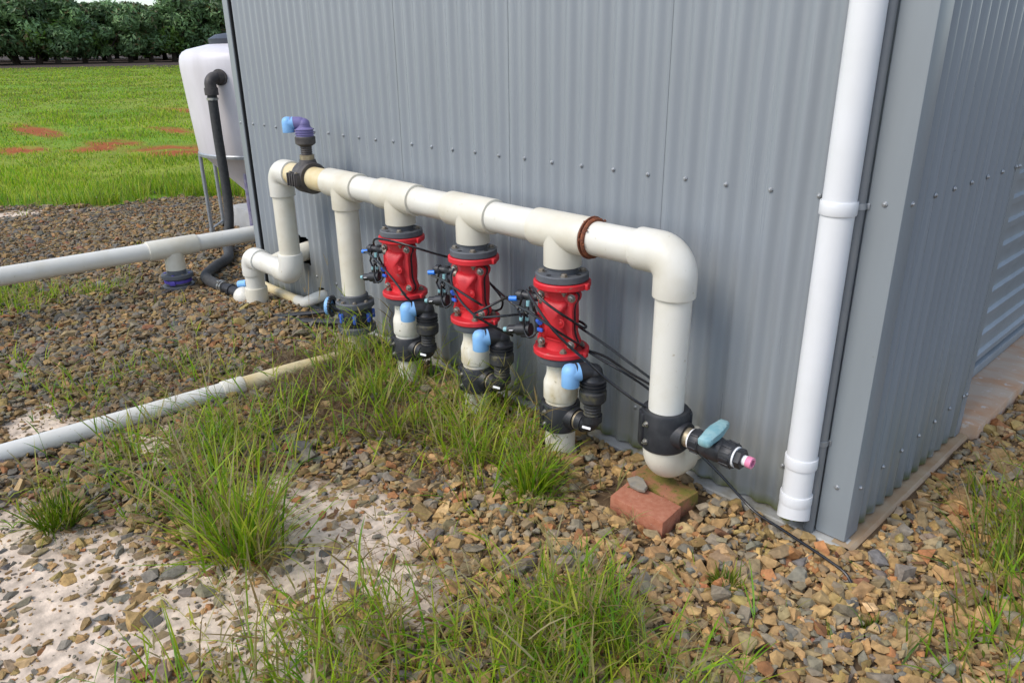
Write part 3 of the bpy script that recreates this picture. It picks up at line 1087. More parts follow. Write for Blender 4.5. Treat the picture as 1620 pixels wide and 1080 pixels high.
MB().disc(.047, .020, frame(hc, hd), 28, .003).build('indicator_disc', M['blue'], bv)
mb = MB()
mb.ring(.035, .051, .011, frame(hc-hd*.012, hd), 28)
for k in range(22):
    a = 2*PI*k/22
    Mf = frame(hc-hd*.006, hd)
    mb.box((.010, .006, .011), Mf @ Matrix.Rotation(a, 4, 'Z') @ Matrix.Translation((.053, 0, 0)), .001)
mb.build('notched_plate', M['black'], bv)

# ---------------------------------------------------- red control valves
def control_valve(loc, label):
    v = thing('control_valve', label, 'valve', loc, 'red control valves under the header pipe')
    X0, Y0 = loc[0], loc[1]
    T = Matrix.Translation((X0, Y0, 0))
    zt0, zt1, zt2 = .702, .7265, .754          # red top flange, grey flange
    # grey stub flanges
    mb = MB()
    mb.lathe([(.056, zt2-.002), (.056, zt2+.030), (.052, .782)], T, 36)
    mb.lathe([(.050, zt1+.0005), (.092, zt1+.0005), (.096, zt1+.004), (.096, zt2-.003), (.093, zt2), (.05, zt2)], T, 40)
    g = mb.build('grey_flange', M['grey'], v)
    mb = MB()
    mb.lathe([(.045, .4445), (.088, .4445), (.093, .440), (.093, .420), (.090, .415), (.050, .414)], T, 40)
    mb.lathe([(.055, .416), (.054, .402)], T, 32)
    mb.build('grey_flange', M['grey'], v)
    # flange bolt holes (dark) between the bolts, as shallow discs
    for k in range(4):
        a = PI/4+k*PI/2+PI/4+.06
        MB().disc(.009, .0008, Matrix.Translation((X0+.0745*math.cos(a), Y0+.0745*math.sin(a), zt2)), 16).build('bolt_hole', M['dark'], v)
    # red flanges
    def redflange(z0, z1):
        mb = MB()
        mb.lathe([(.05, z0), (.100, z0), (.104, z0+.004), (.104, z1-.004), (.100, z1), (.05, z1)], T, 44)
        for a in (0.15, PI+.15):              # lifting lugs on the rim
            mb.box((.030, .020, z1-z0-.002), T @ Matrix.Rotation(a, 4, 'Z') @ Matrix.Translation((.100, 0, (z0+z1)/2)), .004)
        return mb
    redflange(zt0, zt1).build('red_flange', M['red'], v)
    redflange(.4455, .467).build('red_flange', M['red'], v)
    # waisted body
    mb = MB()
    mb.lathe([(.062, .466), (.058, .482), (.058, .505), (.062, .545), (.064, .585), (.062, .625), (.058, .665), (.060, .690), (.060, .703)], T, 32)
    # rear half with its wavy rim
    def rim(sc=1.0):
        half = [(-.038, -.098), (.020, -.100), (.050, -.108), (.066, -.100), (.071, -.082), (.064, -.062), (.058, -.035), (.058, 0), (.057, .035), (.060, .062),
                (.068, .078), (.069, .098), (.054, .108), (.030, .106), (-.010, .108), (-.048, .110), (-.066, .104), (-.071, .085), (-.066, .062), (-.067, .03),
                (-.069, 0), (-.066, -.035), (-.063, -.06), (-.068, -.078), (-.064, -.098), (-.052, -.105)]
        P = [Vector((a*sc*1.12, b*sc, 0)) for a, b in half]
        S = smooth_path(P+[P[0]], 4)[:-1]
        return [(p.x, p.y) for p in S]
    zc = .584
    nrm = Vector((.36, -1, 0)).normalized()
    Fm = frame((X0+.010, Y0-.020, zc), nrm, (1, -.13, 0))
    # local x of Fm is along the wall, local y must be up
    xa = Vector((1, .36, 0)).normalized()
    Fm = Matrix(((xa.x, 0, nrm.x, X0+.006), (xa.y, 0, nrm.y, Y0-.022), (0, 1, 0, zc), (0, 0, 0, 1)))
    mb.prism(rim(), -.030, -.004, Fm, .005)
    mb.build('body', M['red'], v, 40)
    MB().prism(rim(1.025), -.0035, .0035, Fm, .0012).build('gasket', M['black'], v)
    # bulged cover
    mb = MB()
    mb.prism(rim(), .004, .026, Fm, .006)
    # dome: rings shrinking outward
    O = rim(.86)
    n = len(O)
    vs, fs = [], []
    lv = [(1.0, .0245), (.96, .036), (.86, .046), (.66, .055), (.40, .060), (.14, .062)]
    for sc, h in lv:
        for (a, b) in O:
            vs.append(Fm @ Vector((a*sc*.74-.004, b*sc*.84, h)))
    for i in range(len(lv)-1):
        for k in range(n):
            k2 = (k+1) % n
            fs.append([i*n+k, i*n+k2, (i+1)*n+k2, (i+1)*n+k])
    fs.append([(len(lv)-1)*n+k for k in range(n)])
    mb.add(vs, fs)
    # raised boss ring and small studs cast on the cover
    mb.lathe([(.016, .050), (.017, .062), (.013, .063), (.012, .058)], Fm @ Matrix.Translation((.028, -.002, -.010)), 18)
    mb.sphere(.010, Fm @ Matrix.Translation((.028, -.002, .048)), (1, 1, .5), 12, 8)
    mb.lathe([(.017, .04), (.016, .060), (.012, .062)], Fm @ Matrix.Translation((-.030, .020, -.006)), 16)
    mb.sphere(.0065, Fm @ Matrix.Translation((-.040, .052, .036)), (1, 1, .7), 10, 6)
    mb.box((.055, .004, .004), Fm @ Matrix.Translation((-.002, -.070, .044)) @ Matrix.Rotation(-.12, 4, 'Z'), .001)
    mb.build('cover', M['red'], v, 30)
    # cover bolts with big stainless nuts
    for a, b in ((.060, .089), (.060, -.088), (-.060, .088), (-.057, -.090)):
        mb = MB()
        mb.bolt(Fm @ Matrix.Translation((a, b, .025)), .0105, .010, True, .007)
        mb.build('bolt', M['steel'], v)
    # flange bolts
    for k in range(4):
        a = PI/4+k*PI/2+.06
        px, py = X0+.0745*math.cos(a), Y0+.0745*math.sin(a)
        MB().bolt(Matrix.Translation((px, py, zt2)), .0095, .008).build('bolt', M['bolt'], v)
        MB().bolt(frame((px, py, zt0), (0, 0, -1)), .0095, .009, True, .008).build('bolt', M['bolt'], v)
        MB().bolt(Matrix.Translation((px, py, .467)), .0095, .009, True, .003).build('bolt', M['bolt'], v)
    # pilot relay on the upper left
    r0 = Vector((X0-.105, Y0-.075, .655))
    mb = MB()
    d1 = Vector((-.86, -.30, .0)).normalized()
    mb.tube([r0+d1*-.045, r0+d1*.020], .0155, 16)
    mb.tube([r0+d1*.018, r0+d1*.034], .020, 16)
    mb.tube([r0+d1*-.020+Vector((0, 0, -.016)), r0+d1*-.020+Vector((0, 0, .020))], .0115, 12)
    mb.tube([r0+d1*.008, r0+d1*.008+Vector((-.004, -.022, -.004))], .010, 12)
    mb.box((.030, .024, .026), frame(r0-d1*.022, d1), .004)
    mb.sphere(.0125, Matrix.Translation(r0+d1*.040), (1, 1, 1), 12, 8)
    rel = mb.build('pilot_relay', M['black'], v)
    MB().tube([r0+d1*.036+Vector((.006, -.012, -.012)), r0+d1*.062+Vector((.004, -.018, -.014))], [.0105, .0095], 12).build('push_fitting', M['push'], rel)
    MB().tube([r0+Vector((.020, -.012, -.012)), r0+Vector((.020, -.014, -.032))], .0085, 12).build('push_fitting', M['pale'], rel)
    mb = MB()
    mb.tube([r0+Vector((.045, .012, .004)), r0+Vector((.085, .030, -.004))], .012, 12)
    mb.tube([r0+Vector((.062, .006, .0)), r0+Vector((.075, .012, -.002))], .016, 12)
    mb.build('elbow_fitting', M['bolt'], v)
    # solenoid on the lower left
    s0_ = Vector((X0-.115, Y0-.080, .523))
    mb = MB()
    d2 = Vector((-.90, -.30, -.16)).normalized()
    mb.tube([s0_+d2*-.028, s0_+d2*.030], .023, 18)
    mb.tube([s0_+d2*.028, s0_+d2*.066], .017, 16)
    mb.box((.034, .042, .034), frame(s0_+Vector((.004, .002, -.008)), d2), .006)
    mb.tube([s0_+d2*.060, s0_+d2*.072], .0125, 12)
    for q in (-.014, .012):
        mb.tube([s0_+d2*q+Vector((0, 0, .018)), s0_+d2*q+Vector((0, 0, .036))], .0085, 12)
    sol = mb.build('solenoid', M['black'], v)
    for q in (-.014, .012):
        MB().tube([s0_+d2*q+Vector((0, 0, .034)), s0_+d2*q+Vector((0, 0, .048))], .0085, 12).build('push_fitting', M['pale'], sol)
    MB().tube([s0_+d2*.070, s0_+d2*.088], .0095, 12).build('push_fitting', M['pale'], sol)
    MB().box((.014, .002, .016), frame(s0_+d2*.045+Vector((.004, -.0165, .002)), d2), 0).build('sticker', M['white'], sol)
    # small bleed cock on the cover with its two blue fittings
    b0 = Vector((X0-.040, Y0-.088, .575))
    mb = MB()
    mb.tube([b0+Vector((0, 0, .024)), b0+Vector((0, 0, -.040))], .0095, 12)
    mb.tube([b0+Vector((0, .035, 0)), b0+Vector((0, -.006, 0))], .009, 12)
    mb.build('bleed_cock', M['black'], v)
    MB().tube([b0+Vector((.006, -.004, .006)), b0+Vector((.030, -.014, .007))], [.008, .0105], 12).build('push_fitting', M['royal'], v)
    MB().box((.026, .010, .014), Matrix.Translation(b0+Vector((.024, -.008, -.024))), .003).build('push_fitting', M['royal'], v)
    # short tubes that loop between relay, solenoid and cover
    loops = [
        [r0+Vector((.020, -.014, -.030)), r0+Vector((.024, -.020, -.060)), s0_+Vector((.010, -.012, .080)), s0_+d2*-.014+Vector((0, 0, .046))],
        [r0+Vector((-.010, -.016, -.010)), r0+Vector((-.030, -.012, -.050)), s0_+d2*.020+Vector((-.008, 0, .075)), s0_+d2*.012+Vector((0, 0, .046))],
        [r0+Vector((.030, -.010, -.006)), r0+Vector((.052, -.018, -.040)), b0+Vector((-.004, -.014, .060)), b0+Vector((0, 0, .022))],
        [b0+Vector((0, 0, -.038)), b0+Vector((-.010, -.010, -.058)), b0+Vector((-.038, -.012, -.066)), b0+Vector((-.062, -.008, -.030)), r0+Vector((.004, -.012, -.040)), r0+Vector((.0, -.004, -.014))],
    ]
    for L in loops:
        MB().tube(smooth_path(L, 8), .0042, 8).build('tube', M['tube'], v)
    return v
cv = control_valve((TX[1], YH, 0), 'red control valve furthest from the corner downpipe, next to the plain white riser')
dup(cv, (TX[2], YH, 0), 'middle one of the three red control valves on grey flanges')
dup(cv, (TX[3], YH, 0), 'red control valve below the rusty clamp ring, nearest the big right elbow')

# ---------------------------------------------------- air valves
def air_body(prefix_parent, c, zs, mats, rb=.050, out_dir=(-.50, -.86, .0), scale=1.0):
    "nipple, cup, ribbed collar, elbow body and blue outlet; c is the axis point (x,y); zs: base height"
    v = prefix_parent
    x, y = c
    T = Matrix.Translation((x, y, zs))
    s = scale
    mb = MB()
    mb.lathe([(.030*s, -.012*s), (.030*s, .004*s)]+[(.030*s if k % 2 else .033*s, (.006+.006*k)*s) for k in range(7)]+[(.029*s, .052*s)], T, 24)
    mb.build('threaded_nipple', mats[1], v)
    mb = MB()
    mb.lathe([(.030*s, .048*s), (.044*s, .056*s), (rb*s, .064*s), ((rb+.001)*s, .098*s), ((rb-.004)*s, .104*s)], T, 28)
    mb.build('cup', mats[1], v)
    mb = MB()
    pr = [((rb-.006)*s, .102*s)]
    for k in range(3):
        z = .112+.013*k
        pr += [((rb-.008)*s, z*s), ((rb-.001)*s, (z+.002)*s), ((rb-.001)*s, (z+.006)*s), ((rb-.008)*s, (z+.008)*s)]
    pr += [(.037*s, .154*s), (.036*s, .165*s)]
    mb.lathe(pr, T, 28)
    d = Vector(out_dir).normalized()
    top = Vector((x, y, zs+.178*s))
    P = bend((x, y, zs+.140*s), top, top+d*.070*s, .026*s, 12)
    mb.tube(P, .0325*s, 24)
    mb.sphere(.0345*s, Matrix.Translation(top+Vector((0, 0, -.006*s))), (1, 1, .9), 20, 12)
    mb.build('valve_body', mats[0], v)
    q = top+d*.086*s+Vector((0, 0, -.004*s))
    mb = MB()
    mb.lathe([(.0320*s, -.048*s), (.0330*s, -.046*s), (.0330*s, .006*s), (.031*s, .019*s), (.024*s, .030*s), (.012*s, .036*s), (.0, .0375*s)], Matrix.Translation(q), 24)
    mb.tube([top+d*.052*s, q], .0335*s, 24)
    mb.build('outlet_elbow', M['blue'], v)
    e = Vector((x, y, zs+.092*s))+Vector((.53, -.83, 0)).normalized()*(rb+.0005)*s
    return v

def air_valve(loc, label):
    v = thing('air_valve', label, 'valve', loc, 'black air valves with blue outlets beside the red valves')
    X0, Y0 = loc[0], loc[1]
    T = Matrix.Translation((X0, Y0, 0))
    # split saddle round the pipe
    mb = MB()
    mb.lathe([(RP+.0005, .135), (.070, .133), (.075, .138), (.075, .238), (.071, .244), (RP+.0005, .242)], T, 36, closed=True)
    for a in (-2.05, -.25+PI/2+.9):
        for da in (-.13, .13):
            mb.box((.014, .017, .100), T @ Matrix.Rotation(a+da, 4, 'Z') @ Matrix.Translation((.0745, 0, .190)), .004)
    mb.tube([(X0+.055, Y0, .192), (X0+.088, Y0, .192)], [.050, .042], 24)
    mb.build('pipe_saddle', M['black'], v)
    for zz in (.165, .215):
        a = -1.72
        MB().bolt(frame((X0+.075*math.cos(a), Y0+.075*math.sin(a), zz), (math.cos(a), math.sin(a), 0)), .007, .006, True, .004).build('bolt', M['steel'], v)
    mb = MB()
    mb.tube([(X0+.080, Y0, .192), (X0+.104, Y0, .192)], .034, 24)
    mb.tube([(X0+.092, Y0, .192), (X0+.099, Y0, .192)], .037, 24)
    mb.build('brass_nipple', M['brass'], v)
    mb = MB()
    mb.tube([(X0+.099, Y0, .192), (X0+.126, Y0, .192)], .037, 24)
    P = bend((X0+.118, Y0, .192), (X0+.160, Y0, .192), (X0+.160, Y0, .236), .036, 10)
    mb.tube(P, [.0325]*(len(P)-2)+[.035, .035], 24)
    mb.tube([(X0+.160, Y0, .214), (X0+.160, Y0, .240)], .0375, 24)
    mb.build('threaded_elbow', M['black'], v)
    MB().box((.034, .002, .009), frame((X0+.166, Y0-.0375, .200), (.25, -1, .25), (1, .25, 0)) @ Matrix.Rotation(PI/2, 4, 'X'), 0).build('sticker', M['white'], v)
    air_body(v, (X0+.160, Y0), .238, (M['black'], M['dusty']))
    return v
av = air_valve((TX[3], YH, 0), 'mossy black air valve with a blue outlet beside the red valve nearest the right elbow')
dup(av, (TX[2], YH, 0), 'black air valve with a blue outlet, half in grass below the middle red valve')
dup(av, (TX[1], YH, 0), 'black air valve with a blue outlet in tall grass below the furthest red valve')

pv_ = thing('purple_air_valve', 'faded purple air valve with a blue outlet clamped on top of the header pipe', 'valve', (-2.835, YH, ZH))
Fx = frame((-2.835, YH, ZH), (1, 0, 0))
mb = MB()
mb.lathe([(RP+.0005, -.052), (.076, -.052), (.080, -.046), (.080, .046), (.076, .052), (RP+.0005, .052)], Fx, 36, closed=True)
mb.tube([(-2.835, YH, ZH+.055), (-2.835, YH, ZH+.092)], [.052, .040], 24)
mb.build('pipe_saddle', M['brownblk'], pv_)
for sy in (-1, 1):
    mb = MB()
    mb.box((.095, .030, .056), Matrix.Translation((-2.835, YH+sy*.084, ZH-.003)), .005)
    for k in range(4):
        mb.box((.010, .036, .066), Matrix.Translation((-2.873+.025*k, YH+sy*.088, ZH-.001)), .003)
    mb.build('clamp_ear', M['brownblk'], pv_)
for dx in (-.030, .030):
    MB().bolt(frame((-2.835+dx, YH-.088, ZH+.031), (0, 0, 1)), .007, .006).build('bolt', M['bolt'], pv_)
MB().tube([(-2.835, YH, ZH+.088), (-2.835, YH, ZH+.115)], .037, 24).build('nipple_ring', M['brass'], pv_)
air_body(pv_, (-2.835, YH), ZH+.113, (M['purple'], M['brownblk']), rb=.056, out_dir=(-.62, -.78, .0), scale=.90)
ct_ = Vector((.62, -.76, .12)).normalized()

# ---------------------------------------------------- ball valve on the right riser
bl = thing('ball_valve', 'black ball valve with a chalky teal lever clamped low on the right riser', 'valve', (XR, YH, .31))
T = Matrix.Translation((XR, YH, 0))
mb = MB()
mb.lathe([(RP+.0005, .243), (.074, .240), (.080, .247), (.080, .372), (.076, .380), (RP+.0005, .378)], T, 40, closed=True)
a0 = -2.30
for da, hh in ((-.17, .118), (.17, .118)):
    mb.box((.018, .024, hh), T @ Matrix.Rotation(a0+da, 4, 'Z') @ Matrix.Translation((.0785, 0, .310)), .004)
for da in (-.17, .17):
    mb.box((.018, .024, .118), T @ Matrix.Rotation(a0+PI+da, 4, 'Z') @ Matrix.Translation((.0785, 0, .310)), .004)
mb.tube([(XR+.058, YH, .305), (XR+.090, YH, .305)], [.054, .045], 28)
mb.build('pipe_saddle', M['black'], bl)
for zz in (.275, .340):
    a = -1.80
    MB().bolt(frame((XR+.080*math.cos(a), YH+.080*math.sin(a), zz), (math.cos(a), math.sin(a), 0)), .0075, .007, True, .006).build('bolt', M['steel'], bl)
XB = XR+.088
mb = MB()
mb.tube([(XB-.006, YH, .305), (XB+.020, YH, .305)], .033, 28)
mb.build('metal_nipple', M['brass'], bl)
MB().tube([(XB+.019, YH, .305), (XB+.026, YH, .305)], .034, 28).build('white_seal', M['white'], bl)
def nut(mb, x0, x1, r, n=10):
    mb.tube([(x0, YH, .305), (x0+.003, YH, .305), (x1-.003, YH, .305), (x1, YH, .305)], [r-.002, r, r, r-.002], 28)
    for k in range(n):
        a = 2*PI*k/n
        mb.box(((x1-x0)*.8, .009, .006), Matrix.Translation(((x0+x1)/2, YH, .305)) @ Matrix.Rotation(a, 4, 'X') @ Matrix.Translation((0, 0, r)), .0015)
    return mb
nut(MB(), XB+.025, XB+.062, .038).build('union_nut', M['black'], bl)
mb = MB()
mb.tube([(XB+.060, YH, .305), (XB+.070, YH, .305), (XB+.085, YH, .305), (XB+.120, YH, .305), (XB+.135, YH, .305), (XB+.142, YH, .305)], [.033, .037, .041, .041, .037, .034], 28)
mb.tube([(XB+.100, YH, .33), (XB+.100, YH, .352)], .019, 18)
mb.build('valve_body', M['black'], bl)
nut(MB(), XB+.140, XB+.182, .041, 12).build('union_nut', M['black'], bl)
MB().tube([(XB+.181, YH, .305), (XB+.188, YH, .305)], .034, 28).build('white_seal', M['white'], bl)
mb = MB()
mb.prism([(.033*math.cos(k*PI/3), .033*math.sin(k*PI/3)) for k in range(6)], 0, .022, frame((XB+.187, YH, .305), (1, 0, 0)), .003)
mb.build('end_nut', M['black'], bl)
MB().tube([(XB+.208, YH, .305), (XB+.222, YH, .305)], .0165, 20).build('white_tail', M['white'], bl)
MB().lathe([(.011, 0), (.0175, 0), (.0185, .002), (.0185, .018), (.017, .019), (.011, .019)], frame((XB+.221, YH, .305), (1, 0, 0)), 20, closed=True).build('pink_tip', M['pink'], bl)
MB().disc(.0105, .002, frame((XB+.226, YH, .305), (1, 0, 0)), 16).build('bore', M['dark'], bl)
mb = MB()
ld = Vector((-.10, 1, .10)).normalized()
lc = Vector((XB+.100, YH, .358))
Lf = frame(lc, ld, (1, 0, 0))
S = [(-.075, .0165, .011), (-.070, .0205, .0155), (-.045, .021, .0165), (-.015, .024, .018), (.015, .024, .018), (.045, .020, .0155), (.066, .018, .0135), (.070, .014, .010)]
vs, fs = [], []
for z, a, b in S:
    for (u, q) in ((1, .6), (.6, 1), (-.6, 1), (-1, .6), (-1, -.6), (-.6, -1), (.6, -1), (1, -.6)):
        vs.append(Lf @ Vector((a*u, b*q, z)))
for i in range(len(S)-1):
    for k in range(8):
        fs.append([i*8+k, i*8+(k+1) % 8, (i+1)*8+(k+1) % 8, (i+1)*8+k])
fs += [list(range(8))[::-1], [(len(S)-1)*8+k for k in range(8)]]
mb.add(vs, fs)
mb.build('lever', M['teal'], bl, 50)

# ---------------------------------------------------- downpipe and conduit at the corner
dp = thing('downpipe', 'white round downpipe beside the corner strip of the shed, open shoe at the foot', 'downpipe', (-.146, -.060, 0))
DX, DY = -.146, -.060
MB().tube([(DX, DY, .13), (DX, DY, WT-.06)], .045, 40).build('pipe', M['down'], dp)
mb = MB()
mb.lathe([(.0453, 1.062), (.0488, 1.062), (.0498, 1.064), (.0498, 1.098), (.0488, 1.100), (.0453, 1.098)], Matrix.Translation((DX, DY, 0)), 40, closed=True)
mb.build('joint_ring', M['down'], dp)
def ringz(z0, z1):
    mb = MB()
    mb.lathe([(.0453, z0), (.0488, z0), (.0496, z0+.003), (.0496, z1-.003), (.0486, z1), (.0453, z1)], Matrix.Translation((DX, DY, 0)), 40, closed=True)
    mb.build('joint_ring', M['down'], dp)
ringz(.272, .308)
ringz(.140, .176)
# open foot, cut on the slant
fd = Vector((.45, -.89))
def slant(r, z, k, n=40):
    return [(DX+r*math.cos(2*PI*i/n), DY+r*math.sin(2*PI*i/n), z+k*r*(math.cos(2*PI*i/n)*fd.x+math.sin(2*PI*i/n)*fd.y)) for i in range(n)]
mb = MB()
rings = [slant(.0480, .145, 0), slant(.0490, .120, 0), slant(.0500, .083, .35), slant(.0455, .082, .35), slant(.0440, .125, 0)]
mb.add([p for rg in rings for p in rg], [[i*40+k, i*40+(k+1) % 40, (i+1)*40+(k+1) % 40, (i+1)*40+k] for i in range(4) for k in range(40)])
mb.build('shoe', M['down'], dp)
mb = MB()
mb.add(slant(.0452, .086, .35)+slant(.0452, .092, .35), [list(range(40)), list(range(40, 80))])
for k in range(60):
    a, r_ = random.uniform(0, 6.28), .041*math.sqrt(random.random())
    zz = .083+.35*(r_*math.cos(a)*fd.x+r_*math.sin(a)*fd.y)
    mb.sphere(random.uniform(.004, .009), Matrix.Translation((DX+r_*math.cos(a), DY+r_*math.sin(a), zz)), (1, 1, .8), 8, 5)
mb.build('moss_lining', M['moss'], dp)

cdt = thing('conduit', 'slim grey conduit running up between the white downpipe and the corner strip', 'conduit', (-.1085, -.018, 0))
MB().tube([(-.1085, -.018, .03), (-.1085, -.018, WT-.05)], .0165, 24).build('pipe', M['conduit'], cdt)
for zz in (.345, 1.075):
    mb = MB()
    mb.ring(.0166, .0190, .017, Matrix.Translation((-.1085, -.018, zz)), 24, .0005)
    mb.box((.020, .003, .017), Matrix.Translation((-.094, -.0065, zz+.0085)), .0005)
    cl = mb.build('saddle_clip', M['galv'], cdt)
    MB().bolt(frame((-.0965, -.010, zz+.0085), (0, -1, 0)), .0042, .0035, False).build('screw', M['screw'], cl)

# ---------------------------------------------------- pipes on the left and on the ground
XA, ZA, RA = -4.47, .280, .0565
ip = thing('irrigation_pipe', 'long white pipe with a flanged tee, passing behind the far shed corner', 'pipe', (XA, -.42, 0))
MB().tube([(XA+.012, -2.9, ZA+.012), (XA+.003, -.55, ZA)], RA, 36).build('pipe', M['pvc'], ip)
MB().tube([(XA-.002, -.30, ZA), (XA-.010, 2.4, ZA)], RA, 36).build('pipe', M['pvc'], ip)
t = MB()
socket(t, (XA, -.585, ZA), (XA, -.255, ZA), RA, RA+.010)
t.lathe([(.050, ZA-.150), (RA+.008, ZA-.150), (RA+.008, ZA-.03)], Matrix.Translation((XA, -.42, 0)), 36)
t.build('tee', M['pvc2'], ip)
TA = Matrix.Translation((XA, -.42, 0))
mb = MB()
mb.lathe([(.062, .130), (.062, .102)], TA, 32)
mb.lathe([(.098, .075), (.103, .078), (.103, .098), (.099, .102), (.05, .102)], TA, 40)
mb.build('flange', M['grey'], ip)
mb = MB()
mb.lathe([(.098, -.004), (.103, 0), (.103, .022), (.099, .026), (.05, .026)], TA, 40)
mb.build('flange', M['grey'], ip)
mb = MB()
mb.lathe([(.078, .028), (.082, .033), (.082, .070), (.078, .074)], TA, 32)
mb.build('valve_body', M['grey'], ip)
mb = MB()
mb.ring(.080, .090, .020, TA @ Matrix.Translation((0, 0, .044)), 36)
mb.box((.040, .016, .030), TA @ Matrix.Rotation(-.75, 4, 'Z') @ Matrix.Translation((.092, 0, .052)) @ Matrix.Rotation(PI/2, 4, 'Z'), .004)
mb.build('coupling_ring', M['violet'], ip)
for k in range(8):
    a = 2*PI*k/8+.1
    MB().disc(.0095, .004, Matrix.Translation((XA+.082*math.cos(a), -.42+.082*math.sin(a), .102)), 14, .001).build('bolt', M['violet'] if k % 2 else M['bolt'], ip)

gp = thing('ground_pipe', 'white pipe lying on the gravel in the grass, yellowed towards the shed', 'pipe', (-2.47, -1.2, 0))
zg = .046
MB().tube(smooth_path([(-2.535, -2.9, zg), (-2.505, -1.9, zg+.004), (-2.480, -1.35, zg+.004), (-2.468, -.93, zg+.002)], 6), .0395, 32).build('pipe', M['pvc'], gp)
mb = MB()
socket(mb, (-2.470, -.96, zg+.002), (-2.467, -.86, zg+.002), .0395, .0445)
mb.build('socket', M['pvc2'], gp)
MB().tube(smooth_path([(-2.467, -.87, zg+.002), (-2.462, -.60, zg), (-2.470, -.40, zg-.012), (-2.485, -.25, zg-.025)], 6), .0392, 32).build('pipe', M['pvcy'], gp)

wp = thing('drain_pipe', 'thin yellowed pipe along the foot of the wall with a white elbow into the sheet', 'pipe', (-3.6, -.05, 0))
MB().tube(smooth_path([(-4.10, -.045, .045), (-3.75, -.050, .045), (-3.42, -.055, .055)], 6), .030, 24).build('pipe', M['pvcy'], wp)
P = smooth_path([(-3.45, -.055, .053), (-3.36, -.060, .062), (-3.29, -.055, .088), (-3.235, -.02, .118), (-3.215, .04, .124)], 12)
MB().tube(P, [.034]*(len(P)), 32).build('elbow', M['pvc'], wp)

# ---------------------------------------------------- tank on its stand
TCX, TCY, TR = -5.775, 1.005, .600
tk = thing('cone_tank', 'white cone bottomed poly tank on a grey steel stand behind the shed corner', 'tank', (TCX, TCY, 0))
TT = Matrix.Translation((TCX, TCY, 0))
MB().lathe([(.60, .705), (.612, .73), (.632, 1.0), (.650, 1.28), (.657, 1.40), (.655, 1.455), (.645, 1.495), (.622, 1.525), (.585, 1.545), (.42, 1.583), (.26, 1.60), (.0, 1.60)], TT, 64).build('tank_body', M['tank'], tk, 50)
MB().lathe([(.07, .13), (.08, .15), (.595, .700)], TT, 64).build('cone_bottom', M['tank'], tk)
MB().lathe([(.40, 1.580), (.405, 1.625), (.34, 1.660), (.12, 1.690), (.0, 1.695)], TT, 40).build('lid', M['lid'], tk)
mb = MB()
mb.lathe([(.598, .690), (.618, .690), (.620, .712), (.614, .722), (.600, .714)], TT, 64, closed=True)
mb.build('support_ring', M['galv'], tk)
for dg in (249, 214, 170, 120, 75, 30, 345, 300):
    if dg in (300, 345):
        continue
    a = R(dg)
    lx, ly = TCX+.607*math.cos(a), TCY+.607*math.sin(a)
    mb = MB()
    mb.tube([(lx, ly, .0), (lx, ly, .70)], .0165, 14)
    mb.tube([(lx, ly, .0), (lx, ly, .035)], .024, 14)
    mb.build('leg', M['galv'], tk)
for a, b in ((249, 214), (214, 170), (170, 120), (120, 75), (75, 30)):
    pa = (TCX+.607*math.cos(R(a)), TCY+.607*math.sin(R(a)), .035)
    pb = (TCX+.607*math.cos(R(b)), TCY+.607*math.sin(R(b)), .035)
    MB().tube([pa, pb], .010, 10).build('brace', M['galv'], tk)

mb = MB()
mb.box((.80, .34, .20), Matrix.Translation((-5.80, .88, .085)) @ Matrix.Rotation(.05, 4, 'Z'), .012)
o = mb.build('concrete_block', M['block'])
tag(o, 'pale concrete block on the gravel under the white tank', 'block')
o = MB().tube([(-5.55, .64, -.03), (-5.55, .64, .70)], .030, 20).build('purple_pipe', M['purp2'])
tag(o, 'weathered purple upright pipe between the black hose and the shed edge', 'pipe')

# hose from the tank side to the coupling in the gravel
hs = thing('suction_hose', 'thick black hose hanging from the tank elbow down under the white pipe', 'hose', (-5.2, .45, 0))
aH = R(-55)
ed = Vector((math.cos(aH), math.sin(aH), 0))
hp = Vector((TCX, TCY, 1.335))+ed*.650
mb = MB()
mb.tube([hp-ed*.02, hp+ed*.020], .062, 22)
eL = Vector((.10, -.995, 0))
ec = hp+ed*.012+eL*.085
mb.tube(bend(hp+ed*.012-eL*.02, ec, ec+Vector((0, 0, -.115)), .050, 10), .045, 22)
mb.tube([hp+ed*.012-eL*.03, hp+ed*.012+eL*.022], .052, 22)
mb.tube([ec+Vector((0, 0, -.075)), ec+Vector((0, 0, -.130))], .052, 22)
mb.build('elbow', M['brownblk'], hs)
MB().tube([ec+Vector((0, 0, -.150)), ec+Vector((0, 0, -.168))], .0445, 22).build('hose_clamp', M['steel'], hs)
HP = [ec+Vector((0, 0, -.12)), ec+Vector((-.004, .0, -.45)), ec+Vector((-.004, .004, -.85)), Vector((ec.x+.02, ec.y-.02, .22)), Vector((ec.x+.10, ec.y-.10, .060)), Vector((-4.85, .10, .045)),
      Vector((-4.66, -.08, .045)), Vector((-4.44, -.24, .047)), Vector((-4.24, -.27, .048)), Vector((-4.10, -.255, .048))]
HP = smooth_path(HP, 7)
MB().tube(HP, .0375, 22).build('hose', M['rubber'], hs)
mb = MB()
mb.tube([Vector((-4.14, -.258, .046)), Vector((-4.115, -.256, .046))], .0405, 20)
mb.tube([Vector((-4.10, -.255, .046)), Vector((-4.085, -.254, .046))], .0405, 20)
mb.box((.030, .012, .016), Matrix.Translation((-4.115, -.285, .082)), .003)
mb.build('hose_clamp', M['steel'], hs)
mb = MB()
mb.tube([Vector((-4.09, -.254, .046)), Vector((-4.00, -.248, .044)), Vector((-3.90, -.240, .040))], [.030, .034, .036], 18)
mb.tube([Vector((-4.02, -.25, .045)), Vector((-3.985, -.247, .044))], .041, 10)
mb.build('coupling', M['black'], hs)
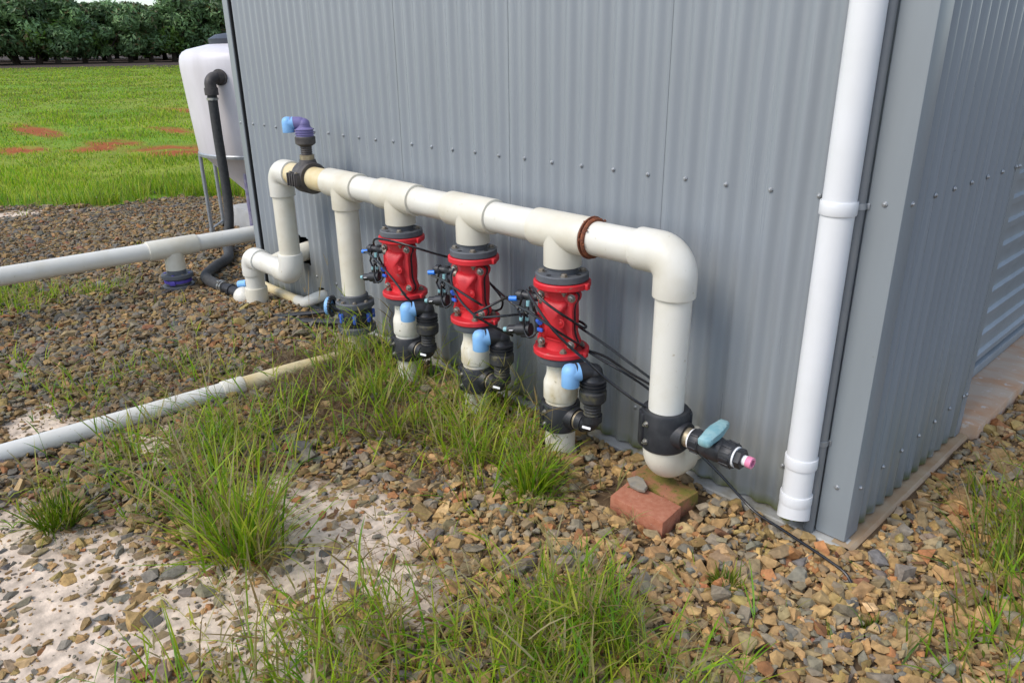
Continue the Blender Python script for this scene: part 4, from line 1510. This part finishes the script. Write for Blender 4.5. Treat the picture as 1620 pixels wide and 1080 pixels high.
MB().tube([Vector((-3.945, -.21, .085)), Vector((-3.885, -.18, .100))], .026, 18).build('coupling_cap', M['blue'], hs)
o = MB().sphere(.070, Matrix.Translation((-3.82, -.245, .035)), (1, .9, .95), 24, 14).build('pipe_end', M['pvc'])
tag(o, 'rounded white pipe end half buried beside the low white elbow', 'pipe end')

# ---------------------------------------------------- bricks, stones, loose bits
def paver(name, corners, top, h, m, label, bev=.004):
    mb = MB()
    P = [Vector((x, y, 0)) for x, y in corners]
    bm = bmesh.new()
    vs = [bm.verts.new((p.x, p.y, top-h)) for p in P]
    f = bm.faces.new(vs)
    r = bmesh.ops.extrude_face_region(bm, geom=[f])
    bmesh.ops.translate(bm, vec=(0, 0, h), verts=[e for e in r['geom'] if isinstance(e, bmesh.types.BMVert)])
    bmesh.ops.recalc_face_normals(bm, faces=bm.faces)
    bmesh.ops.bevel(bm, geom=list(bm.edges), offset=bev, segments=2, affect='EDGES', profile=.6)
    bmesh.ops.triangulate(bm, faces=[f for f in bm.faces if len(f.verts) > 4])
    bm.verts.index_update()
    mb.add([v.co.copy() for v in bm.verts], [[v.index for v in f.verts] for f in bm.faces])
    bm.free()
    o = mb.build(name, m)
    return tag(o, label, 'brick', 'bricks at the foot of the right riser')
paver('brick', [(-.646, -.372), (-.426, -.373), (-.440, -.250), (-.662, -.249)], .069, .070, M['brick'], 'clean red brick lying in front of the right riser')
paver('brick', [(-.690, -.230), (-.452, -.246), (-.446, -.140), (-.684, -.118)], .074, .072, M['mossy'], 'mossy brick under the bottom elbow of the right riser')

def rock_obj(loc, size, rot, m, label, seed, name='stone'):
    v, f = PROT[seed]
    Mx = Matrix.Translation(loc) @ Matrix.Rotation(rot[2], 4, 'Z') @ Matrix.Rotation(rot[0], 4, 'X') @ Matrix.Rotation(rot[1], 4, 'Y')
    mb = MB().add([Mx @ Vector((p[0]*size[0], p[1]*size[1], p[2]*size[2])) for p in v], [list(q) for q in f])
    o = mb.build(name, m, None, 5)
    return tag(o, label, 'stone')
_fl = [(-.662, -.262), (-.640, -.232), (-.612, -.234), (-.572, -.262), (-.566, -.286), (-.590, -.292), (-.628, -.288)]
_o = MB().prism([(x+.612, y+.262) for x, y in _fl], -.007, .007, Matrix.Translation((-.612, -.262, .084)) @ Matrix.Rotation(.16, 4, 'X') @ Matrix.Rotation(-.10, 4, 'Y'), .003).build('stone', M['stone'], None, 20)
tag(_o, 'flat grey stone lying on the bricks against the white elbow', 'stone')
M['redrock'] = mat('red_stone', (.22, .085, .05), (.15, .06, .04), scale=30, rough=.9, bump=.5, bscale=120)
M['greyrock'] = mat('grey_slate_stone', (.17, .165, .15), (.23, .20, .15), scale=18, rough=.85, bump=.5, bscale=110)

# black plastic offcuts lying at the wall, and the cable on the right
def cable(name, pts, r, m, label, cat, group=None, sub=8, n=8):
    o = MB().tube(smooth_path(pts, sub), r, n).build(name, m)
    return tag(o, label, cat, group)
cable('plastic_strip', [(-3.36, -.30, .022), (-3.22, -.20, .050), (-3.05, -.09, .085), (-2.97, -.035, .11)], .014, M['black'], 'upper black plastic offcut leaning from the gravel to the wall foot', 'plastic strip', 'black plastic offcuts')
cable('plastic_strip', [(-3.24, -.30, .030), (-3.06, -.20, .050), (-2.88, -.12, .070), (-2.74, -.08, .09)], .019, M['black'], 'lower and thicker black plastic offcut beside the blue notched disc', 'plastic strip', 'black plastic offcuts')
cable('power_cable', [(-.50, -.10, .20), (-.455, -.085, .165), (-.40, -.075, .125), (-.33, -.065, .072), (-.26, -.075, .046), (-.16, -.095, .044), (-.05, -.125, .046), (.02, -.142, .045), (.075, -.155, .038), (.11, -.17, .012)],
      .0048, M['tube'], 'black cable trailing from behind the right elbow over the gravel', 'cable')

# long control tubes
G = 'black control tubes strung between the valves'
TUBES = [
    ([(-2.079, -.33, .691), (-2.064, -.34, .712), (-2.029, -.35, .731), (-1.998, -.345, .735), (-1.899, -.335, .737), (-1.804, -.29, .718), (-1.776, -.22, .687), (-1.760, -.13, .651)], 'black tube looping over the top flange of the furthest red valve'),
    ([(-2.165, -.33, .644), (-2.108, -.345, .653), (-1.991, -.36, .623), (-1.927, -.36, .592), (-1.859, -.36, .55), (-1.825, -.35, .512), (-1.815, -.33, .485)], 'black tube slanting down across the front of the furthest red valve'),
    ([(-1.659, -.33, .637), (-1.592, -.345, .642), (-1.539, -.355, .641), (-1.445, -.365, .627), (-1.362, -.33, .584), (-1.412, -.27, .551)], 'black tube slanting across the middle red valve to its gasket'),
    ([(-1.365, -.36, .546), (-1.32, -.34, .575), (-1.282, -.31, .602), (-1.233, -.30, .632)], 'black tube rising from the middle red valve to the next relay'),
    ([(-1.36, -.36, .54), (-1.339, -.36, .54), (-1.241, -.33, .562), (-1.19, -.25, .565)], 'nearly level black tube from the bottom of the middle red valve'),
    ([(-1.521, -.32, .69), (-1.511, -.345, .666), (-1.481, -.36, .629), (-1.425, -.37, .59), (-1.367, -.375, .565), (-1.327, -.37, .547), (-1.269, -.32, .503), (-1.223, -.28, .474)], 'shiny curved tube down the front of the middle red valve'),
    ([(-1.525, -.15, .612), (-1.483, -.13, .563), (-1.449, -.13, .533), (-1.455, -.13, .496), (-1.486, -.14, .479), (-1.501, -.17, .493)], 'loop of black tube behind the middle red valve'),
    ([(-1.514, -.16, .614), (-1.461, -.15, .58), (-1.342, -.2, .578), (-1.262, -.2, .548)], 'straight black tube from behind the middle red valve towards the nearest one'),
    ([(-1.095, -.31, .686), (-1.069, -.34, .714), (-1.042, -.35, .719), (-.995, -.36, .696), (-.948, -.35, .669), (-.906, -.3, .622), (-.94, -.2, .561), (-.951, -.17, .555), (-.978, -.16, .559), (-1.005, -.16, .562)], 'upper black tube across the nearest red valve, looped back behind it'),
    ([(-1.099, -.33, .692), (-1.069, -.35, .701), (-1.003, -.375, .67), (-.914, -.385, .61), (-.845, -.365, .555), (-.8, -.33, .507), (-.749, -.29, .447), (-.643, -.275, .402), (-.60, -.26, .385)], 'long black tube crossing in front of the nearest red valve to the right saddle'),
    ([(-1.17, -.33, .629), (-1.065, -.36, .634), (-.968, -.37, .618), (-.916, -.36, .596), (-.91, -.3, .551), (-.949, -.2, .489), (-.958, -.15, .454), (-.892, -.12, .436), (-.8, -.11, .405), (-.70, -.08, .365), (-.58, -.06, .31)], 'black tube wrapping the nearest red valve and running on behind the right riser'),
    ([(-1.013, -.15, .537), (-.969, -.14, .518), (-.894, -.12, .482), (-.804, -.10, .437), (-.70, -.06, .37), (-.57, -.05, .30)], 'highest of the straight tubes running from the nearest red valve behind the riser'),
    ([(-.979, -.16, .465), (-.955, -.14, .442), (-.891, -.12, .415), (-.824, -.1, .39), (-.73, -.06, .335), (-.58, -.05, .26)], 'lowest of the straight tubes running from the nearest red valve behind the riser'),
]
for P, lab in TUBES:
    cable('control_tube', P, .0048, M['tube'], lab, 'tube', G, 8, 8)

# ================================================================== GRASS
GREEN = np.array([[.20, .37, .010], [.29, .44, .014], [.38, .47, .024], [.14, .31, .012], [.46, .48, .06]])
STRAW = np.array([[.36, .29, .11], [.42, .36, .18], [.28, .20, .08], [.33, .30, .09]])

def blades(x, y, L, az, th, kap, wd, base, tip, z0=None, seg=5):
    n = len(x)
    t = np.linspace(0, 1, seg+1)
    ang = th[:, None]+kap[:, None]*t[None]**1.3
    ds = (L/seg)[:, None]
    dx = np.cumsum(np.concatenate([np.zeros((n, 1)), np.sin(ang[:, :-1])*ds], 1), 1)
    dz = np.cumsum(np.concatenate([np.zeros((n, 1)), np.cos(ang[:, :-1])*ds], 1), 1)
    ca, sa = np.cos(az)[:, None], np.sin(az)[:, None]
    zb = (gz(x, y) if z0 is None else z0)[:, None]
    px, py, pz = x[:, None]+dx*ca, y[:, None]+dx*sa, zb+dz-.006
    gmin = zb+0.006
    pz = np.maximum(pz, gmin-.02*(t[None] < .01))
    tw = np.random.default_rng(5).normal(0, .5, n)
    wx, wy = -np.sin(az+tw)[:, None], np.cos(az+tw)[:, None]
    prof = np.minimum(1, .55+t*1.6)*(1-t**2.2)+.04
    hw = (wd*.5)[:, None]*prof[None]
    A = np.stack([px-wx*hw, py-wy*hw, pz], 2)
    B = np.stack([px+wx*hw, py+wy*hw, pz], 2)
    V = np.stack([A, B], 2).reshape(-1, 3)
    k = np.arange(seg)*2
    f = np.stack([k, k+1, k+3, k+2], 1)
    F = (f[None]+(np.arange(n)*2*(seg+1))[:, None, None]).reshape(-1, 4)
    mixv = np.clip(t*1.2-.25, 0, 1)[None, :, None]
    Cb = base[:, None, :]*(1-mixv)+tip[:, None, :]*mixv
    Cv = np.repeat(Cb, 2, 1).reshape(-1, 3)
    return V, F, Cv

class Grass:
    def __init__(s):
        s.V, s.F, s.C, s.n = [], [], [], 0
    def put(s, V, F, C):
        s.V.append(V); s.F.append(F+s.n); s.C.append(C); s.n += len(V)
    def clump(s, x, y, n, h, rad, lean=.55, dry=.15, seed=0, wd=.0068, kap=1.0, dark=1.0, az=None, azs=3.2, yel=0.0):
        r = np.random.default_rng(seed+int(abs(x)*1e4)+int(abs(y)*1e3))
        q = rad*np.sqrt(r.uniform(0, 1, n))
        a = r.uniform(0, 2*PI, n)
        bx, by = x+q*np.cos(a), y+q*np.sin(a)
        A = a+r.normal(0, .9, n) if az is None else az+r.normal(0, azs, n)
        L = h*r.uniform(.45, 1.15, n)
        th = np.abs(r.normal(0, lean*.6, n))+.08
        kp = np.abs(r.normal(kap*.55, kap*.4, n))
        w = wd*r.uniform(.6, 1.25, n)
        gi = GREEN[r.integers(0, len(GREEN), n)]*r.uniform(.7, 1.25, (n, 1))*dark
        si = STRAW[r.integers(0, len(STRAW), n)]*r.uniform(.7, 1.1, (n, 1))
        isd = (r.uniform(0, 1, n) < dry)[:, None]
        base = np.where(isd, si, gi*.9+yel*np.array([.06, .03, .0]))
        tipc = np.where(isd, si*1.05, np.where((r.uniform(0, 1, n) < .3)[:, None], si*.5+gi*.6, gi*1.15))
        ok = ~((bx > SX0-.01) & (bx < .05) & (by > -.04))
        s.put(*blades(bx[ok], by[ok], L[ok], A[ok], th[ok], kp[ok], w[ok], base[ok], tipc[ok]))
    def stems(s, x, y, n, h, rad, seed=0, straw=.45, lean=.55):
        r = np.random.default_rng(seed+51)
        q = rad*np.sqrt(r.uniform(0, 1, n))
        a = r.uniform(0, 2*PI, n)
        bx, by = x+q*np.cos(a), y+q*np.sin(a)
        ok = ~((bx > SX0-.01) & (bx < .05) & (by > -.10))
        bx, by = bx[ok], by[ok]
        n = len(bx)
        if n == 0:
            return
        A = r.uniform(0, 6.28, n)
        L = h*r.uniform(.6, 1.2, n)
        th = np.abs(r.normal(0, lean, n))+.05
        isd = (r.uniform(0, 1, n) < straw)[:, None]
        c = np.where(isd, STRAW[r.integers(0, 4, n)], GREEN[r.integers(0, 5, n)])*r.uniform(.75, 1.1, (n, 1))
        s.put(*blades(bx, by, L, A, th, np.full(n, .15), np.full(n, .0030), c, c))
        z0 = gz(bx, by)
        for k in range(4):                       # leaves leaving the stem
            t = r.uniform(.12, .85, n)
            px, py, pz = bx+np.sin(th)*np.cos(A)*L*t, by+np.sin(th)*np.sin(A)*L*t, z0+np.cos(th)*L*t
            l2 = L*r.uniform(.25, .5, n)
            s.put(*blades(px, py, l2, r.uniform(0, 6.28, n), r.uniform(.5, 1.2, n), r.uniform(.1, 1.0, n), r.uniform(.004, .0075, n), c*.95, c*1.1, z0=pz, seg=4))
        pk = r.uniform(0, 1, n) < .5
        tx, ty, tz = bx+np.sin(th+.1)*np.cos(A)*L, by+np.sin(th+.1)*np.sin(A)*L, z0+np.cos(th+.1)*L
        for k in range(4):                       # spreading seed fingers at the tip
            m = pk.sum()
            if m:
                s.put(*blades(tx[pk], ty[pk], r.uniform(.04, .09, m), A[pk]+r.normal(0, 1.2, m), th[pk]+r.uniform(.1, .9, m), r.uniform(.1, .8, m), np.full(m, .0028), c[pk]*.9, c[pk], z0=tz[pk]-.004, seg=3))
    def litter(s, x, y, n, rad, seed=0, h=.10):
        r = np.random.default_rng(seed+9)
        q = rad*np.sqrt(r.uniform(0, 1, n))
        a = r.uniform(0, 2*PI, n)
        bx, by = x+q*np.cos(a)*1.3, y+q*np.sin(a)*.8
        ok = by < -.05
        bx, by = bx[ok], by[ok]
        n = len(bx)
        c = np.array([[.25, .17, .085], [.33, .25, .13], [.17, .105, .06], [.21, .14, .09]])[r.integers(0, 4, n)]*r.uniform(.6, 1.2, (n, 1))
        s.put(*blades(bx, by, h*r.uniform(.4, 1.3, n), r.uniform(0, 6.28, n), r.uniform(1.1, 1.56, n), r.normal(.1, .3, n), r.uniform(.0016, .0042, n), c, c*1.1,
                      z0=gz(bx, by)+r.uniform(.012, .045, n)))
    def build(s, name, m):
        return mesh_np(name, np.concatenate(s.V), np.concatenate(s.F), m, np.concatenate(s.C))

def gpx(u, v, z=0.0):
    "point of the ground seen in direction (u, v)"
    k = fw+rt2*((u-810)/1174.15)-up2*((v-540)/1174.15)
    t = (z-CAM.z)/k.z
    return CAM.x+k.x*t, CAM.y+k.y*t

def spray(g, u, v, n_cl, ru, rv, n, h, rad=.05, seed=0, **kw):
    "several clumps round a ground spot; ru, rv are reaches along and across the view in metres"
    r = np.random.default_rng(seed)
    x, y = gpx(u, v)
    d = np.array([x-CAM.x, y-CAM.y]); d /= np.linalg.norm(d)
    e = np.array([-d[1], d[0]])
    for k in range(n_cl):
        a, b = r.normal(0, .5), r.normal(0, .5)
        p = np.array([x, y])+e*a*ru+d*b*rv
        for j in range(2):
            e2 = r.normal(0, .05, 2)
            g.clump(p[0]+e2[0], p[1]+e2[1], int(.20*n*r.uniform(.3, 1.6)), h*r.uniform(.5, 1.1), rad*r.uniform(.5, 1.7), seed=seed+k+57*j, **kw)
        g.stems(p[0], p[1], int(r.integers(1, 6)), h*1.1, rad*2.2, seed=seed+k)

# --- individual tufts
def tuft(u, v, label, n, h, rad, **kw):
    g = Grass()
    x, y = gpx(u, v)
    g.clump(x, y, n, h, rad, **kw)
    if h > .2:
        g.clump(x+.03, y-.02, n//3, h*.7, rad*1.9, **kw)
        g.stems(x, y, n//14, h*1.1, rad*1.6, seed=kw.get('seed', 0))
    o = g.build('grass_tuft', M['blade'])
    return tag(o, label, 'grass', 'separate grass tufts in the gravel')
tuft(838, 785, 'spiky bright green tuft in the gravel, below the red valve nearest the right elbow', 200, .23, .050, lean=1.05, kap=.8, dry=.10, seed=1)
tuft(385, 880, 'tall green and straw coloured tuft at the edge of the bare sand', 190, .42, .075, lean=.95, kap=.9, dry=.28, seed=2)
tuft(1150, 935, 'small dark green tuft alone in the gravel below the bricks', 120, .085, .040, lean=1.2, kap=.9, dry=.04, seed=3, dark=.55)
tuft(1378, 1003, 'tiny dark green weed right of the small tuft in the open gravel', 60, .05, .022, lean=1.2, kap=.8, dry=.02, seed=4, dark=.55)
tuft(95, 838, 'low dark green tuft at the left photo edge between gravel and sand', 150, .17, .055, lean=.9, kap=.9, dry=.06, seed=5, dark=.5)
tuft(1545, 790, 'thin pale seedling in the gravel beside the right shed face', 26, .12, .03, lean=.9, kap=.8, dry=.2, seed=6)

# --- the loose growth
g = Grass()
# round the feet of the manifold
for u, v, ncl, ru, rv, n, h in ((565, 585, 5, .20, .12, 70, .30), (610, 640, 9, .24, .16, 95, .30), (690, 690, 10, .24, .18, 100, .30), (770, 735, 9, .20, .14, 90, .28),
                                (745, 655, 5, .18, .10, 70, .30), (640, 590, 4, .20, .10, 55, .30), (850, 700, 3, .10, .05, 40, .24), (545, 575, 3, .12, .08, 40, .42)):
    spray(g, u, v, ncl, ru, rv, n, h, rad=.06, seed=int(u), lean=1.05, kap=1.25, dry=.18, wd=.0068)
# around the ground pipe
for u, v, ncl, ru, rv, n, h, dry in ((330, 600, 6, .5, .2, 44, .22, .3), (200, 610, 5, .5, .2, 40, .22, .3), (420, 560, 3, .3, .15, 34, .22, .3), (110, 650, 3, .35, .2, 26, .16, .3),
                                     (390, 690, 7, .30, .2, 62, .32, .22), (300, 740, 7, .32, .2, 62, .32, .22), (210, 760, 4, .28, .16, 40, .24, .2),
                                     (330, 820, 5, .24, .16, 56, .34, .24), (420, 760, 5, .22, .16, 60, .34, .2), (130, 790, 3, .25, .12, 26, .16, .2), (450, 680, 2, .15, .1, 36, .28, .3)):
    spray(g, u, v, ncl, ru, rv, n, h, rad=.06, seed=int(u)+7, lean=1.05, kap=1.2, dry=dry, wd=.0064)
# close to the camera along the bottom edge
for u, v, ncl, ru, rv, n, h in ((940, 1010, 9, .22, .14, 75, .26), (830, 1040, 8, .22, .16, 70, .28), (700, 1030, 7, .22, .14, 50, .28), (580, 1050, 6, .22, .14, 42, .28), (450, 1060, 6, .26, .14, 40, .26),
                                (900, 1120, 7, .3, .14, 70, .28), (700, 1130, 6, .3, .14, 60, .28), (480, 1130, 6, .3, .14, 50, .26), (320, 1090, 4, .25, .12, 26, .22), (1000, 1090, 4, .16, .12, 40, .20)):
    spray(g, u, v, ncl, ru, rv, n, h, rad=.055, seed=int(u)+13, lean=.95, kap=1.15, dry=.14, wd=.0060)
# right hand edge
for u, v, ncl, ru, rv, n, h in ((1640, 860, 6, .20, .25, 60, .30), (1640, 960, 6, .20, .2, 60, .28), (1600, 1050, 4, .2, .15, 40, .20), (1690, 900, 6, .2, .3, 70, .32), (1520, 1075, 3, .15, .1, 24, .12)):
    spray(g, u, v, ncl, ru, rv, n, h, rad=.06, seed=int(u)+23, lean=.9, kap=1.0, dry=.25, wd=.0064, az=2.6, azs=.9, dark=.62)
# under the long white pipe, and thin weeds through the gravel
spray(g, 50, 470, 16, .7, .35, 130, .17, rad=.12, seed=91, lean=.8, dry=.06)
spray(g, 15, 482, 9, .5, .3, 110, .15, rad=.12, seed=92, lean=.8, dry=.06)
rw = np.random.default_rng(77)
for k in range(60):
    u, v = rw.uniform(0, 560), rw.uniform(330, 620)
    x, y = gpx(u, v)
    if y < -.15:
        g.clump(x, y, rw.integers(5, 16), rw.uniform(.05, .14), .03, seed=300+k, lean=.9, dry=.4, wd=.0060)
for k in range(40):
    u, v = rw.uniform(900, 1620), rw.uniform(760, 1080)
    x, y = gpx(u, v)
    if y < -.15 or x > .1:
        g.clump(x, y, rw.integers(2, 7), rw.uniform(.03, .10), .02, seed=400+k, lean=1.0, dry=.5, wd=.003)
o = g.build('grass', M['blade'])
tag(o, 'loose green and straw coloured grass growing through the gravel', 'grass', kind='stuff')

d_ = Grass()
for u, v, n, rad in ((520, 610, 1500, .32), (470, 600, 700, .25), (590, 660, 900, .26), (500, 660, 600, .22), (680, 720, 500, .25), (880, 770, 90, .14), (1490, 780, 160, .16), (1560, 880, 200, .18), (300, 640, 500, .4), (350, 800, 300, .3), (700, 1000, 250, .4), (950, 800, 60, .2)):
    x, y = gpx(u, v)
    d_.litter(x, y, n, rad, seed=int(u))
rl = np.random.default_rng(40)
for k in range(70):                              # fallen dead leaves among the stones
    u, v = rl.choice([rl.uniform(820, 1000), rl.uniform(420, 900), rl.uniform(1380, 1620)]), rl.uniform(600, 1060)
    lx, ly = gpx(u, v)
    if ly > -.06 and lx < .1:
        continue
    cc = np.array([[.20, .11, .06]])*rl.uniform(.6, 1.5)
    d_.put(*blades(np.array([lx]), np.array([ly]), rl.uniform(.03, .07, 1), rl.uniform(0, 6.28, 1), np.array([1.25]), rl.uniform(.2, .9, 1), rl.uniform(.009, .02, 1), cc, cc*1.2, z0=gz(np.array([lx]), np.array([ly]))+.028))
o = d_.build('dry_grass', M['blade'])
tag(o, 'brown dry grass stems matted on the gravel before the manifold', 'dry grass', kind='stuff')

# --- the paddock
r = np.random.default_rng(5)
N1 = 170000
d = 8.3+68*r.uniform(0, 1, N1)**1.9
u = r.uniform(-260, 470, N1)
a0, a1 = [], []
kx = np.array(fw)[None]+np.array(rt2)[None]*((u-810)/1174.15)[:, None]+np.array(up2)[None]*(440/1174.15)
an = np.arctan2(kx[:, 1], kx[:, 0])
x, y = CAM.x+d*np.cos(an), CAM.y+d*np.sin(an)
fm_ = field(x, y)
rd_ = patch(x, y, REDS)
clm = fbm(x, y, 1.1, 61)
keep = (r.uniform(0, 1, N1) < fm_*(1-.90*rd_)*(.25+1.1*sstep(.3, .6, clm))) & ~((x > SX0-.1) & (y > -.05) & (y < 6))
x, y, d, clm = x[keep], y[keep], d[keep], clm[keep]
n = len(x)
hh = (.055+.20*(1-sstep(8.5, 11.5, d))+.05*sstep(.5, .7, clm))*r.uniform(.5, 1.25, n)
gi = GREEN[r.integers(0, len(GREEN), n)]*r.uniform(.75, 1.2, (n, 1))
yl = (r.uniform(0, 1, n) < .10+.25*sstep(12, 30, d))[:, None]
gi = np.where(yl, np.array([.21, .22, .05])*r.uniform(.7, 1.1, (n, 1)), gi)
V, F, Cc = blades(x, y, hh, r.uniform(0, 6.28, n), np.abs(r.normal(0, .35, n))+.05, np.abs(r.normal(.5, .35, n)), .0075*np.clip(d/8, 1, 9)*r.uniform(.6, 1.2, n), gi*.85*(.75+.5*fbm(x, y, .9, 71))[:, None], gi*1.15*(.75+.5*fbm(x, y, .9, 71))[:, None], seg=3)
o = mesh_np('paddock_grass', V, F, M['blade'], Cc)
tag(o, 'bright green grass of the paddock between the gravel and the orchard', 'grass', kind='stuff')
